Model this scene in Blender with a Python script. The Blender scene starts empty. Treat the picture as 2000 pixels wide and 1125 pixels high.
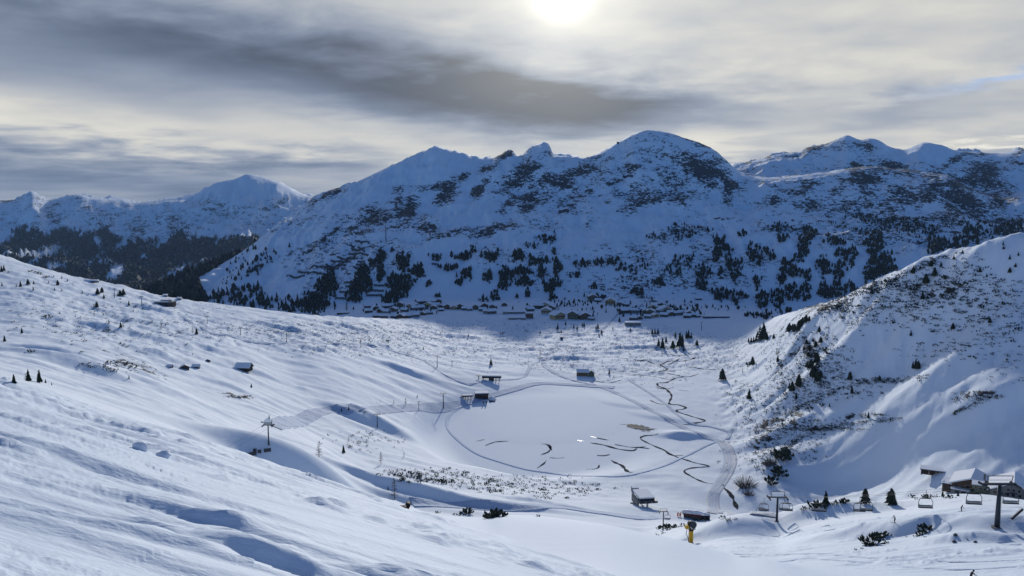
import bpy, bmesh, math, random
import numpy as np
from mathutils import Vector, Matrix
random.seed(7)
RNG = np.random.default_rng(11)
S = bpy.context.scene
COL = S.collection

# ------------------------------------------------------------------ camera
FPX, PITCH = 1511.0, math.radians(6.12)
cam_d = bpy.data.cameras.new('camera')
cam_d.sensor_width = 36.0
cam_d.lens = 36.0 * FPX / 2000.0
cam_d.clip_start, cam_d.clip_end = 0.1, 60000.0
cam = bpy.data.objects.new('camera', cam_d)
COL.objects.link(cam)
cam.location = (0, 0, 0)
cam.rotation_euler = (math.pi / 2 - PITCH, 0, 0)
S.camera = cam

# ------------------------------------------------------------------ light
SUN_AZ, SUN_EL = math.radians(3.6), math.radians(15.0)      # azimuth to the right of straight ahead
sun_d = bpy.data.lights.new('sun', 'SUN')
sun_d.energy = 3.0
sun_d.angle = math.radians(1.2)
sun_d.color = (1.0, 0.97, 0.92)
sun = bpy.data.objects.new('sun', sun_d)
COL.objects.link(sun)
sdir = Vector((math.sin(SUN_AZ) * math.cos(SUN_EL), math.cos(SUN_AZ) * math.cos(SUN_EL), math.sin(SUN_EL)))
sun.rotation_euler = sdir.to_track_quat('Z', 'Y').to_euler()
S.view_settings.view_transform = 'Standard'
S.view_settings.look = 'None'
S.view_settings.exposure = -0.12
S.view_settings.gamma = 1.0
S.view_settings.use_curve_mapping = False


class NT:
    """tiny helper for node trees"""
    def __init__(s, nt):
        s.nt = nt
        s.n = nt.nodes
        s.l = nt.links

    def new(s, t, **kw):
        nd = s.n.new(t)
        for k, v in kw.items():
            setattr(nd, k, v)
        return nd

    def put(s, sock, v):
        if isinstance(v, bpy.types.NodeSocket):
            s.l.new(v, sock)
        elif v is not None:
            sock.default_value = v

    def m(s, op, a, b=None, c=None, clamp=False):
        nd = s.new('ShaderNodeMath', operation=op, use_clamp=clamp)
        s.put(nd.inputs[0], a)
        s.put(nd.inputs[1], b)
        s.put(nd.inputs[2], c)
        return nd.outputs[0]

    def mix(s, f, a, b):
        nd = s.new('ShaderNodeMix', data_type='RGBA')
        s.put(nd.inputs[0], f)
        s.put(nd.inputs[6], a)
        s.put(nd.inputs[7], b)
        return nd.outputs[2]

    def ramp(s, v, lo, hi):
        nd = s.new('ShaderNodeMapRange', interpolation_type='SMOOTHSTEP')
        s.put(nd.inputs[0], v)
        nd.inputs[1].default_value = lo
        nd.inputs[2].default_value = hi
        return nd.outputs[0]

    def noise(s, vec, scale, detail=4, rough=0.55, dist=0.0):
        nd = s.new('ShaderNodeTexNoise')
        s.put(nd.inputs['Vector'], vec)
        nd.inputs['Scale'].default_value = scale
        nd.inputs['Detail'].default_value = detail
        nd.inputs['Roughness'].default_value = rough
        nd.inputs['Distortion'].default_value = dist
        return nd.outputs[0]


def make_world():
    w = bpy.data.worlds.new('World')
    S.world = w
    w.use_nodes = True
    t = NT(w.node_tree)
    t.n.clear()
    out = t.new('ShaderNodeOutputWorld')
    bg = t.new('ShaderNodeBackground')
    t.l.new(bg.outputs[0], out.inputs[0])
    bg.inputs['Strength'].default_value = 0.15
    sky = t.new('ShaderNodeTexSky', sky_type='NISHITA')
    sky.sun_disc = False
    sky.sun_elevation = SUN_EL
    sky.sun_rotation = SUN_AZ
    sky.altitude = 2000
    sky.air_density = 0.8
    sky.dust_density = 0.3
    sky.ozone_density = 6.0
    tc = t.new('ShaderNodeTexCoord')
    sep = t.new('ShaderNodeSeparateXYZ')
    t.l.new(tc.outputs['Generated'], sep.inputs[0])
    X, Y, Z = sep.outputs
    # azimuth (degrees, right of ahead) and elevation (degrees)
    az = t.m('MULTIPLY', t.m('ARCTAN2', X, Y), 57.2958)
    el = t.m('MULTIPLY', t.m('ARCSINE', Z), 57.2958)
    # cloud plane coordinates: streaks foreshorten towards the horizon
    zz = t.m('ADD', t.m('MAXIMUM', Z, 0.0), 0.10)
    cmb = t.new('ShaderNodeCombineXYZ')
    t.put(cmb.inputs[0], t.m('DIVIDE', X, zz))
    t.put(cmb.inputs[1], t.m('DIVIDE', Y, zz))
    cp = cmb.outputs[0]
    map1 = t.new('ShaderNodeMapping')
    t.put(map1.inputs[0], cp)
    map1.inputs['Rotation'].default_value = (0, 0, math.radians(-14))
    map1.inputs['Scale'].default_value = (0.62, 0.85, 1.0)
    n1 = t.noise(map1.outputs[0], 0.75, 4, 0.48, 0.3)
    n2 = t.noise(map1.outputs[0], 2.2, 4, 0.48, 0.2)
    n3 = t.noise(cp, 2.2, 6, 0.55, 0.25)
    # warped azimuth/elevation for the named banks of cloud
    azw = t.m('ADD', az, t.m('MULTIPLY', t.m('SUBTRACT', n1, 0.5), 22))
    elw = t.m('ADD', el, t.m('MULTIPLY', t.m('SUBTRACT', n3, 0.5), 4.0))

    def blob(a, e, ra, re_, rot=0.0):
        da = t.m('SUBTRACT', azw, a)
        de = t.m('SUBTRACT', elw, e)
        if rot:
            c, s_ = math.cos(math.radians(rot)), math.sin(math.radians(rot))
            da, de = (t.m('ADD', t.m('MULTIPLY', da, c), t.m('MULTIPLY', de, s_)),
                      t.m('SUBTRACT', t.m('MULTIPLY', de, c), t.m('MULTIPLY', da, s_)))
        q = t.m('ADD', t.m('POWER', t.m('DIVIDE', da, ra), 2.0), t.m('POWER', t.m('DIVIDE', de, re_), 2.0))
        return t.m('EXPONENT', t.m('MULTIPLY', q, -1.0))

    # the deck of stratus: mid grey, lighter and darker banks
    dark = t.m('ADD', t.m('MULTIPLY', blob(-8, 8.4, 23, 3.4, -8), 1.0), t.m('MULTIPLY', blob(-31, 11.0, 17, 3.4, 0), 0.62))
    dark = t.m('ADD', dark, t.m('MULTIPLY', blob(6, 7.0, 16, 2.0, -3), 0.62))
    dark = t.m('ADD', dark, t.m('MULTIPLY', blob(24, 5.0, 8, 0.9, 14), 0.45))
    dark = t.m('ADD', dark, t.m('MULTIPLY', blob(-29, 2.0, 12, 2.3, 0), 0.75))
    dark = t.m('ADD', dark, t.m('MULTIPLY', blob(-15, 2.9, 6, 1.2, 8), 0.40))
    lite = t.m('ADD', t.m('MULTIPLY', blob(-9, 4.6, 10, 2.0, -10), 0.62), t.m('MULTIPLY', blob(15, 4.2, 14, 1.3, 3), 0.75))
    lite = t.m('ADD', lite, t.m('MULTIPLY', blob(-28, 5.0, 12, 1.2, -5), 0.60))
    lite = t.m('ADD', lite, t.m('MULTIPLY', blob(25, 12.5, 20, 5.0, 0), 0.35))
    lite = t.m('ADD', lite, t.m('MULTIPLY', blob(32, 3.4, 5, 0.35, 0), 0.9))
    base = t.m('ADD', 0.44, t.m('MULTIPLY', t.m('SUBTRACT', n1, 0.5), 0.34))
    base = t.m('ADD', base, t.m('MULTIPLY', t.m('SUBTRACT', n2, 0.5), 0.16))
    base = t.m('ADD', base, t.m('MULTIPLY', t.m('SUBTRACT', n3, 0.5), 0.22))
    base = t.m('SUBTRACT', base, t.m('MULTIPLY', dark, 0.26))
    base = t.m('ADD', base, t.m('MULTIPLY', lite, 0.26))
    base = t.m('MAXIMUM', base, 0.10)
    # light of the sun through the cloud
    dt = t.new('ShaderNodeVectorMath', operation='DOT_PRODUCT')
    t.l.new(tc.outputs['Generated'], dt.inputs[0])
    dt.inputs[1].default_value = tuple(sdir)
    ang = t.m('MULTIPLY', t.m('ARCCOSINE', t.m('MINIMUM', dt.outputs['Value'], 0.99999)), 57.2958)
    angw = t.m('ADD', ang, t.m('MULTIPLY', t.m('SUBTRACT', n2, 0.5), 1.6))
    g1 = t.m('MULTIPLY', t.m('EXPONENT', t.m('MULTIPLY', t.m('POWER', t.m('DIVIDE', angw, 1.35), 2.0), -1.0)), 1.6)
    g2 = t.m('MULTIPLY', t.m('EXPONENT', t.m('MULTIPLY', t.m('DIVIDE', angw, 5.5), -1.0)), 0.54)
    shade = t.mix(t.ramp(base, 0.12, 0.62), (0.62, 0.80, 1.16, 1), (1.03, 1.0, 0.90, 1))
    vm = t.new('ShaderNodeVectorMath', operation='SCALE')
    t.put(vm.inputs[0], shade)
    t.put(vm.inputs[3], base)
    vg = t.new('ShaderNodeVectorMath', operation='SCALE')
    vg.inputs[0].default_value = (1.0, 0.93, 0.74)
    t.put(vg.inputs[3], t.m('ADD', g1, g2))
    va = t.new('ShaderNodeVectorMath', operation='ADD')
    t.l.new(vm.outputs[0], va.inputs[0])
    t.l.new(vg.outputs[0], va.inputs[1])
    vs = t.new('ShaderNodeVectorMath', operation='SCALE')
    t.l.new(va.outputs[0], vs.inputs[0])
    vs.inputs[3].default_value = 8.5 * CLOUD
    # the deck thins overhead and behind: clear blue there, broken edge
    cover = t.m('ADD', t.m('MULTIPLY', Y, 1.5), t.m('MULTIPLY', t.m('SUBTRACT', n1, 0.5), 1.2))
    cover = t.m('SUBTRACT', cover, t.m('MULTIPLY', t.m('MAXIMUM', Z, 0.0), 1.6))
    cover = t.ramp(cover, -0.15, 0.45)
    gap = blob(32.8, 7.9, 3.2, 0.35, 12)
    cover = t.m('MULTIPLY', cover, t.m('SUBTRACT', 1.0, t.m('MULTIPLY', gap, 0.35)))
    sk = t.new('ShaderNodeVectorMath', operation='SCALE')
    t.l.new(sky.outputs[0], sk.inputs[0])
    sk.inputs[3].default_value = 1.0
    t.l.new(t.mix(cover, sk.outputs[0], vs.outputs[0]), bg.inputs['Color'])


CLOUD = 1.12
make_world()

# ------------------------------------------------------------------ picture <-> place
CP, SP = math.cos(PITCH), math.sin(PITCH)


def ray(px, py):
    a = (np.asarray(px, float) - 1000.0) / FPX
    b = (562.5 - np.asarray(py, float)) / FPX
    return a, CP + b * SP, -SP + b * CP          # x, y, z


def az_tan(px, py):
    x, y, z = ray(px, py)
    return np.arctan2(x, y), z / np.hypot(x, y)


def project(x, y, z):
    f = y * CP - z * SP
    u = y * SP + z * CP
    return 1000 + FPX * x / f, 562.5 - FPX * u / f


# ------------------------------------------------------------------ noise
def _h(ix, iy, seed):
    n = (ix.astype(np.int64) * 374761393 + iy.astype(np.int64) * 668265263 + seed * 974634777) & 0x7fffffff
    n = ((n ^ (n >> 13)) * 1274126177) & 0x7fffffff
    n = (n ^ (n >> 16)) & 0xffff
    return n / 65535.0


def vnoise(x, y, seed=0):
    ix, iy = np.floor(x), np.floor(y)
    fx, fy = x - ix, y - iy
    fx = fx * fx * fx * (fx * (fx * 6 - 15) + 10)
    fy = fy * fy * fy * (fy * (fy * 6 - 15) + 10)
    a, b = _h(ix, iy, seed), _h(ix + 1, iy, seed)
    c, d = _h(ix, iy + 1, seed), _h(ix + 1, iy + 1, seed)
    return (a + (b - a) * fx) * (1 - fy) + (c + (d - c) * fx) * fy


def fbm(x, y, octv=4, seed=0, gain=0.5, ridged=False):
    s, a, tot = 0, 1.0, 0
    for i in range(octv):
        n = vnoise(x, y, seed + i * 17)
        n = 1 - np.abs(2 * n - 1) if ridged else n
        s = s + a * n
        tot += a
        a *= gain
        x, y = x * 1.97 * 0.8 + y * 1.97 * 0.6, y * 1.97 * 0.8 - x * 1.97 * 0.6
    return s / tot - 0.5


def sstep(a, b, x):
    t = np.clip((x - a) / (b - a), 0, 1)
    return t * t * (3 - 2 * t)


# ------------------------------------------------------------------ the shape of the land
# each line is a contour across the view, near to far: (picture x, picture y, metres away)
L_ = []
L_.append([(-200,700,125),(0,745,119),(167,805,113),(333,843,108),(485,893,104),(604,935,100),(726,973,94),(798,994,90),(874,1019,86),(919,1033,84),(1000,1057,80),(1045,1075,77),(1120,1099,72),(1168,1114,69),(1200,1128,67),(1400,1200,62),(1600,1255,58),(1800,1280,56),(2000,1290,55),(2200,1290,55)])
L_.append([(-200,705,165),(0,745,160),(200,815,155),(400,880,150),(600,960,140),(726,1000,130),(800,1015,122),(900,1040,115),(1000,1075,105),(1100,1100,98),(1200,1120,90),(1400,1150,88),(1600,1170,85),(1800,1185,80),(2000,1200,75),(2200,1200,75)])
L_.append([(-200,700,220),(0,738,220),(200,805,215),(400,872,205),(600,965,190),(700,990,175),(800,1003,165),(860,1007,160),(946,1012,155),(985,1008,150),(1030,1009,148),(1090,1015,145),(1180,1027,142),(1255,1042,140),(1300,1050,140),(1350,1062,140),(1400,1076,138),(1440,1086,133),(1480,1091,128),(1520,1100,122),(1580,1118,115),(1650,1135,108),(1800,1155,100),(2000,1165,95),(2200,1170,95)])
L_.append([(-200,695,330),(0,728,330),(200,782,330),(400,858,325),(485,900,320),(600,965,300),(700,1005,290),(800,1040,280),(1000,1060,270),(1200,1075,250),(1300,1078,215),(1350,1070,178),(1400,1082,165),(1500,1095,155),(1600,1102,148),(1800,1112,140),(2000,1118,135),(2200,1120,130)])
L_.append([(-200,680,500),(0,690,480),(200,740,470),(400,810,450),(525,877,430),(620,925,400),(700,975,385),(800,1010,375),(950,1030,375),(1100,1035,380),(1250,1050,400),(1270,1043,410),(1295,1034,415),(1330,1028,405),(1380,1021,390),(1400,1014,382),(1440,1011,376),(1480,1012,372),(1517,1017,368),(1550,1002,350),(1580,993,345),(1620,986,335),(1680,984,315),(1750,982,300),(1830,972,290),(1900,972,280),(1960,979,272),(2000,985,268),(2200,995,260)])
L_.append([(-200,660,650),(0,665,650),(200,700,620),(400,770,600),(525,820,560),(620,880,500),(700,940,460),(770,978,452),(850,986,452),(960,993,462),(1050,991,480),(1150,1000,492),(1257,1004,505),(1350,1014,530),(1400,1010,560),(1500,1030,480),(1600,1020,500),(1700,1005,500),(1828,985,520),(1890,975,530),(1950,978,530),(2000,985,520),(2200,995,500)])
L_.append([(-200,620,850),(0,620,820),(200,650,780),(400,715,740),(525,770,700),(620,840,620),(700,882,600),(770,912,570),(900,922,600),(1050,936,640),(1200,938,660),(1300,948,650),(1400,965,640),(1430,972,640),(1500,975,640),(1600,968,690),(1700,962,680),(1800,955,630),(1890,962,600),(2000,968,590),(2200,975,590)])
L_.append([(-200,570,1050),(0,560,1050),(200,620,950),(400,660,900),(525,700,880),(620,770,760),(700,800,740),(770,820,760),(860,830,820),(950,820,890),(1100,820,890),(1250,835,860),(1350,850,840),(1430,888,780),(1500,872,790),(1600,843,790),(1700,812,780),(1800,782,760),(1890,760,740),(2000,730,730),(2200,700,730)])
L_.append([(-200,530,1150),(0,535,1150),(200,585,1100),(400,625,1080),(525,650,1050),(620,690,950),(700,710,960),(770,720,1000),(860,730,1050),(1000,740,1080),(1143,742,1100),(1250,750,1080),(1350,770,1020),(1430,800,950),(1500,760,950),(1600,715,900),(1700,680,870),(1800,650,850),(1890,620,835),(2000,580,820),(2200,550,820)])
L_.append([(-200,440,1350),(0,500,1300),(60,520,1290),(150,546,1270),(220,560,1260),(300,580,1260),(420,598,1260),(550,613,1280),(640,621,1350),(720,625,1450),(800,640,1500),(900,645,1550),(1000,645,1560),(1100,648,1550),(1200,655,1500),(1300,665,1450),(1400,665,1420),(1450,655,1430),(1500,640,1350),(1540,622,1180),(1600,608,1030),(1640,595,1000),(1700,560,960),(1760,535,930),(1850,500,905),(1920,485,895),(2000,470,885),(2200,430,880)])
L_.append([(-200,520,1700),(0,560,1700),(200,600,1700),(420,628,1700),(640,640,1700),(720,619,1750),(900,613,1800),(1100,613,1800),(1300,613,1800),(1450,616,1800),(1550,632,1750),(1700,640,1600),(2000,600,1500),(2200,560,1450)])
L_.append([(-200,600,2300),(0,610,2300),(200,625,2300),(380,620,2200),(500,610,2150),(640,600,2100),(800,590,2050),(1000,588,2050),(1200,588,2050),(1400,598,2050),(1500,605,2050),(1600,615,2050),(1800,620,2000),(2200,600,2000)])
L_.append([(-200,620,3000),(0,620,3000),(200,610,2900),(300,585,2800),(380,562,2650),(500,540,2550),(640,510,2420),(800,495,2380),(1000,490,2380),(1200,490,2380),(1400,495,2400),(1600,500,2400),(1800,515,2400),(2000,520,2400),(2200,520,2400)])
L_.append([(-200,600,3600),(0,595,3600),(200,585,3500),(300,568,3300),(380,543,3000),(462,499,3050),(515,462,3100),(560,440,3100),(620,420,2980),(700,412,2900),(800,405,2850),(1000,395,2850),(1200,390,2850),(1400,400,2880),(1500,412,2900),(1700,415,2900),(1850,420,2900),(1950,435,2900),(2200,440,2900)])
L_.append([(-200,590,4300),(0,585,4300),(200,580,4200),(380,565,3900),(462,530,3450),(515,490,3800),(540,455,3700),(560,430,3700),(600,397,3750),(620,384,3600),(700,355,3450),(780,318,3400),(835,293,3380),(852,287,3380),(875,294,3380),(940,309,3380),(962,309,3380),(980,302,3380),(998,293,3380),(1004,297,3380),(1009,304,3380),(1018,303,3380),(1036,290,3380),(1050,284,3380),(1064,280,3380),(1072,284,3380),(1080,300,3380),(1110,302,3380),(1140,309,3380),(1200,283,3380),(1240,262,3380),(1265,255,3380),(1300,260,3380),(1345,272,3380),(1390,291,3380),(1425,320,3380),(1445,338,3380),(1500,350,3350),(1600,338,3350),(1690,327,3350),(1780,335,3350),(1850,345,3350),(1900,372,3320),(1960,390,3320),(2000,380,3700),(2200,380,3700)])
L_.append([(-200,580,4600),(0,575,4600),(200,575,4600),(400,570,4600),(500,540,4600),(600,480,4500),(700,430,4500),(850,360,4500),(1062,360,4500),(1265,330,4500),(1400,350,4500),(1445,352,3900),(1500,362,3850),(1600,352,3850),(1700,345,3850),(1850,355,3850),(1960,385,3800),(2200,375,3800)])
L_.append([(-200,560,5200),(0,555,5200),(200,560,5200),(400,555,5200),(500,530,5200),(600,480,5200),(700,470,5100),(1000,450,5000),(1300,400,5000),(1415,350,4450),(1432,320,4450),(1455,318,4450),(1480,312,4450),(1520,303,4450),(1560,298,4450),(1575,290,4450),(1610,283,4450),(1640,270,4450),(1655,265,4450),(1680,275,4450),(1700,271,4450),(1715,275,4450),(1740,290,4450),(1765,296,4450),(1790,285,4450),(1805,279,4450),(1835,283,4450),(1870,296,4450),(1920,298,4450),(1960,300,4450),(2000,293,4450),(2200,290,4450)])
L_.append([(-200,500,7000),(0,490,7000),(200,485,7000),(400,455,7000),(515,445,7000),(620,440,7000),(800,450,7000),(1200,420,6500),(2200,400,6500)])
L_.append([(-200,400,8200),(0,396,8200),(35,391,8200),(50,379,8200),(60,373,8200),(70,377,8200),(95,391,8200),(150,381,8200),(185,388,8200),(240,390,8200),(270,396,8200),(340,388,8200),(370,384,8200),(430,356,8200),(460,350,8200),(485,341,8200),(505,345,8200),(520,349,8200),(545,357,8200),(590,379,8200),(625,388,8200),(700,400,8200),(800,410,8200),(1200,420,8200),(2200,410,8200)])
L_.append([(-200,430,10500),(600,430,11000),(2200,440,11000)])

NAZ = 1000
AZ0, AZ1 = math.radians(-39), math.radians(39)
AZ = np.linspace(AZ0, AZ1, NAZ)
rings = [2.5]
while rings[-1] < 11000:
    d = rings[-1]
    r = 0.011 if d < 60 else 0.0085 if d < 130 else 0.0062 if d < 1900 else 0.0042 if d < 5300 else 0.009
    rings.append(d * (1 + r))
D = np.array(rings)
ND = len(D)


def pchip(xk, yk, xq):
    """monotone cubic, xk (K,), yk (K,) -> at xq"""
    h = np.diff(xk)
    s = np.diff(yk) / h
    m = np.zeros_like(yk)
    w1, w2 = 2 * h[1:] + h[:-1], h[1:] + 2 * h[:-1]
    ok = s[:-1] * s[1:] > 0
    with np.errstate(divide='ignore', invalid='ignore'):
        hm = (w1 + w2) / (w1 / s[:-1] + w2 / s[1:])
    m[1:-1] = np.where(ok, hm, 0)
    m[0], m[-1] = s[0], s[-1]
    i = np.clip(np.searchsorted(xk, xq) - 1, 0, len(h) - 1)
    t = (xq - xk[i]) / h[i]
    t2, t3 = t * t, t * t * t
    return ((2 * t3 - 3 * t2 + 1) * yk[i] + (t3 - 2 * t2 + t) * h[i] * m[i]
            + (-2 * t3 + 3 * t2) * yk[i + 1] + (t3 - t2) * h[i] * m[i + 1])


def line_at(knots):
    k = np.array(knots, float)
    a, tn = az_tan(k[:, 0], k[:, 1])
    q = np.clip(AZ, a[0], a[-1])
    return pchip(a, k[:, 2], q), pchip(a, tn, q)


KD, KZ = [], []
for d in (2.0, 8.0, 20.0, 40.0):
    KD.append(np.full(NAZ, d))
    KZ.append(-3.1 - 0.3 * d * np.sin(AZ) - 0.4 * d * np.cos(AZ))
for k in L_:
    dd, tn = line_at(k)
    KD.append(dd)
    KZ.append(dd * tn)
KD, KZ = np.array(KD), np.array(KZ)


def smooth_row(r, sg):
    k = np.arange(-4 * sg, 4 * sg + 1)
    w = np.exp(-0.5 * (k / sg) ** 2)
    return np.convolve(np.pad(r, 4 * sg, mode='reflect', reflect_type='odd'), w / w.sum(), 'valid')


for q in range(4, len(KD)):
    sg = 1 if q in (18, 20, 22) else 3 if q in (4, 6, 8, 13) else 14
    tq = KZ[q] / KD[q]
    KD[q] = smooth_row(KD[q], max(sg, 8))
    KZ[q] = smooth_row(tq, sg) * KD[q]
Zg = np.empty((ND, NAZ))
for j in range(NAZ):
    Zg[:, j] = pchip(KD[:, j], KZ[:, j], D)
DD, AA = np.meshgrid(D, AZ, indexing='ij')
XX, YY = DD * np.sin(AA), DD * np.cos(AA)


def hit_xyd(px, py, dmin=25.0):
    """where the sight line through a point of the picture meets the land -> x, y, z, dist"""
    Z = Zg
    a, tn = az_tan(px, py)
    fj = np.clip((a - AZ0) / (AZ1 - AZ0) * (NAZ - 1), 0, NAZ - 1.001)
    j = int(fj)
    w = fj - j
    z = Z[:, j] * (1 - w) + Z[:, j + 1] * w
    g = z / D - tn
    g[D < dmin] = -1
    idx = np.nonzero(g >= 0)[0]
    if len(idx) == 0:
        return None
    i = idx[0]
    if i == 0:
        d = D[0]
    else:
        t = -g[i - 1] / (g[i] - g[i - 1] + 1e-12)
        d = D[i - 1] + (D[i] - D[i - 1]) * t
    return d * math.sin(a), d * math.cos(a), d * tn, d


# broad features: (px, py, height m, half width m, steep front m, gentle back m, turn deg)
FEAT = [
    (578,942,16,38,24,60,4),(690,814,5,30,12,40,-25),(745,832,6,38,13,40,-22),(795,728,5,45,14,50,-12),
    (845,984,8,72,11,70,-3),(770,980,5,36,11,70,0),(120,700,6,35,18,40,-12),(160,720,7,30,20,30,-5),(500,728,3.5,30,12,45,-6),
    (1325,852,5,30,12,28,6),(1180,790,3,70,10,60,-28),(1250,812,2.5,60,9,40,-30),(1110,700,4,40,14,40,0),
    (1270,680,4,60,14,50,0),(420,588,5,40,16,30,0),(300,606,4,40,18,30,0),(240,650,5,40,20,40,-15),
    (1440,1045,6,24,16,40,15),(1600,1010,4,28,14,20,10),(1950,1040,4,18,9,22,0),(1900,1055,2,9,5,10,0),
    (1700,1045,2.5,16,9,16,8),(1780,1045,2.5,9,5,14,10),(330,770,4,40,12,50,-14),(230,720,4,45,16,50,-18),
    (1820,760,16,90,40,60,20),(1660,800,8,60,22,40,14),(1750,870,8,110,24,60,10),(1920,800,12,90,30,60,4),
    (1560,670,10,30,16,40,25),(1700,650,10,70,30,40,18),(1850,600,12,80,30,40,16),(1950,560,10,60,26,40,10),
    (1520,860,8,40,16,40,22),(1600,740,9,40,20,40,20),(1500,1000,-6,60,40,40,0),
    (1240,1000,-3,30,20,30,0),(880,1000,2.0,40,12,24,0),(1030,985,3.0,36,9,30,0),
    (1060,640,3,60,16,60,0),(680,640,3,70,14,60,0),(900,660,3,50,14,40,0),(550,640,3,50,16,50,0),
    (450,760,3,40,12,50,-16),(330,700,3,40,13,40,-10),
]
H = np.zeros_like(Zg)
for (px, py, h, w, lf, lb, rot) in FEAT:
    p = hit_xyd(px, py, 250 if px < 1400 else 150)
    if p is None:
        continue
    dx, dy = XX - p[0], YY - p[1]
    a = math.atan2(p[0], p[1])
    u = dx * math.cos(a) - dy * math.sin(a)
    v = dx * math.sin(a) + dy * math.cos(a)
    c, s_ = math.cos(math.radians(rot)), math.sin(math.radians(rot))
    u, v = u * c + v * s_, v * c - u * s_
    v = v - 0.12 * u * u / w
    prof = np.where(v < 0, sstep(-lf, 0, v), 1 - sstep(0, lb, v))
    H += h * prof * np.exp(-(u / w) ** 2 * 1.2)
Zg += H

# masks in the picture are used only to say which ground is hummocky, rocky or wooded
PX, PY = project(XX, YY, Zg)


def ell(cx, cy, rx, ry, rot=0.0, soft=0.35):
    c, s_ = math.cos(math.radians(rot)), math.sin(math.radians(rot))
    dx, dy = PX - cx, PY - cy
    u, v = (dx * c + dy * s_) / rx, (dy * c - dx * s_) / ry
    return 1 - sstep(1 - soft, 1 + soft, np.sqrt(u * u + v * v))


lake = ell(1065, 845, 225, 78, 2, 0.2) * (DD > 640) * (DD < 1250)
# wind-carved ridges on the near snow: long across the slope, short down it
near = 1 - sstep(150, 420, DD)
smooth2 = sstep(0, 12, DD - KD[4][None, :]) * (1 - sstep(20, 60, DD - KD[6][None, :])) * sstep(700, 850, PX)
ca, sa = math.cos(math.radians(6)), math.sin(math.radians(6))
ux, uy = XX * ca + YY * sa, -XX * sa + YY * ca
wx = ux + 6 * fbm(ux / 20, uy / 9, 2, 5)
wy = uy + 2.0 * fbm(ux / 13, uy / 9, 3, 6)
ridg = fbm(wx / 9.0, wy / 2.4, 4, 21, 0.5, True)
patch = sstep(-0.10, 0.16, fbm(ux / 26, uy / 8, 3, 33))
sast = 1.05 * (ridg + 0.05) * (0.16 + patch)


def steps(lam, front, wob, sd):
    ph = uy / lam + wob * fbm(ux / (lam * 7), uy / (lam * 3.2), 3, sd) + 0.45 * fbm(ux / (lam * 1.6), uy / lam, 2, sd + 3)
    tq = ph - np.floor(ph)
    k_ = _h(np.floor(ph), np.floor(ux / (lam * 9) + 3 * fbm(ux / 30, uy / 12, 1, sd + 5)), sd)
    return (sstep(0, front, tq) - sstep(front, 1, tq)) * (0.25 + 0.75 * k_)


pm1 = sstep(-.06, .12, fbm(ux / 34, uy / 9, 3, 133))
pm2 = sstep(-.05, .14, fbm(ux / 18, uy / 6, 3, 143))
stp = 0.36 * steps(9.0, .26, 2.6, 101) * pm1 * sstep(22, 60, DD) + 0.42 * steps(4.2, .28, 2.2, 111) * (0.15 + pm2) * sstep(8, 22, DD) + 0.20 * steps(1.7, .32, 2.0, 121) * pm1 * (1 - sstep(45, 80, DD))
crust = 0.17 * fbm(ux / 1.1, uy / 0.45, 4, 161, .6, True) * sstep(-.02, .12, fbm(ux / 15, uy / 5, 3, 163))
lumps = 0.55 * np.maximum(0, fbm(ux / 2.6, uy / 1.1, 3, 151) - .10) * sstep(0.02, .16, fbm(ux / 22, uy / 6, 2, 153)) * 3.0
drift = 1.4 * fbm(ux / 60, uy / 15, 2, 41)
fine = 0.42 * fbm(ux / 2.3, uy / 0.8, 3, 45) * patch
a0 = sstep(5, 26, DD)
crestw = 1 - 0.8 * np.exp(-((DD - KD[4][None, :]) / 13.0) ** 2)
nearamp = near * (1 - 0.93 * smooth2)
Zg += crestw * nearamp * (stp + lumps + crust * (1 - sstep(60, 110, DD)) + 0.6 * sast * (0.35 + 0.65 * a0) + fine * (.35 + .65 * a0)) + crestw * drift * sstep(14, 60, DD) * (1 - sstep(95, 150, DD)) * (1 - smooth2) * 0.6
# rolling ground further off
mid = sstep(260, 420, DD) * (1 - sstep(1700, 2000, DD)) * (1 - lake)
roll = 3.6 * fbm(XX / 120, YY / 120, 3, 51) + 3.4 * fbm(XX / 60, YY / 22, 3, 55, 0.5, True)
flat = np.clip(ell(1350, 780, 160, 130) + ell(1100, 850, 320, 110) + ell(1120, 990, 360, 45) + ell(1390, 960, 60, 80), 0, 1)
hum = np.clip(ell(1000, 665, 420, 42) + ell(1250, 690, 160, 50) + ell(700, 650, 300, 40) + 0.6 * ell(1500, 780, 90, 130, 0)
              + ell(1700, 620, 320, 120, -30) + ell(230, 620, 240, 70, 12) + 0.5 * ell(1060, 960, 220, 22), 0, 1)
humn = 6.0 * fbm(XX / 17, YY / 17, 4, 61) + 1.8 * fbm(XX / 6, YY / 6, 2, 62)
left = sstep(560, 200, PX)
streak = 3.4 * fbm((XX * 0.94 + YY * 0.34) / 55, (YY * 0.94 - XX * 0.34) / 11, 4, 71, 0.5, True)
rightsl = sstep(1480, 1620, PX) * sstep(450, 520, DD)
hillr = rightsl * (4.5 * fbm(XX / 46, YY / 30, 4, 67, 0.55, True) + 2.0 * fbm(XX / 11, YY / 11, 3, 68)) * (1 - 0.7 * ell(1720, 900, 260, 70, 0))
Zg += mid * (hillr + roll * (1 - 0.85 * flat) * (1 - 0.3 * rightsl) + humn * hum + streak * (0.35 + 0.65 * left) * (1 - flat) + 0.7 * fbm(XX / 12, YY / 12, 3, 63) * (1 - hum))
# flat lake
zl = float(np.median(Zg[lake > 0.9]))
Zg = Zg * (1 - lake) + (zl + 0.0 * Zg) * lake
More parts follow.
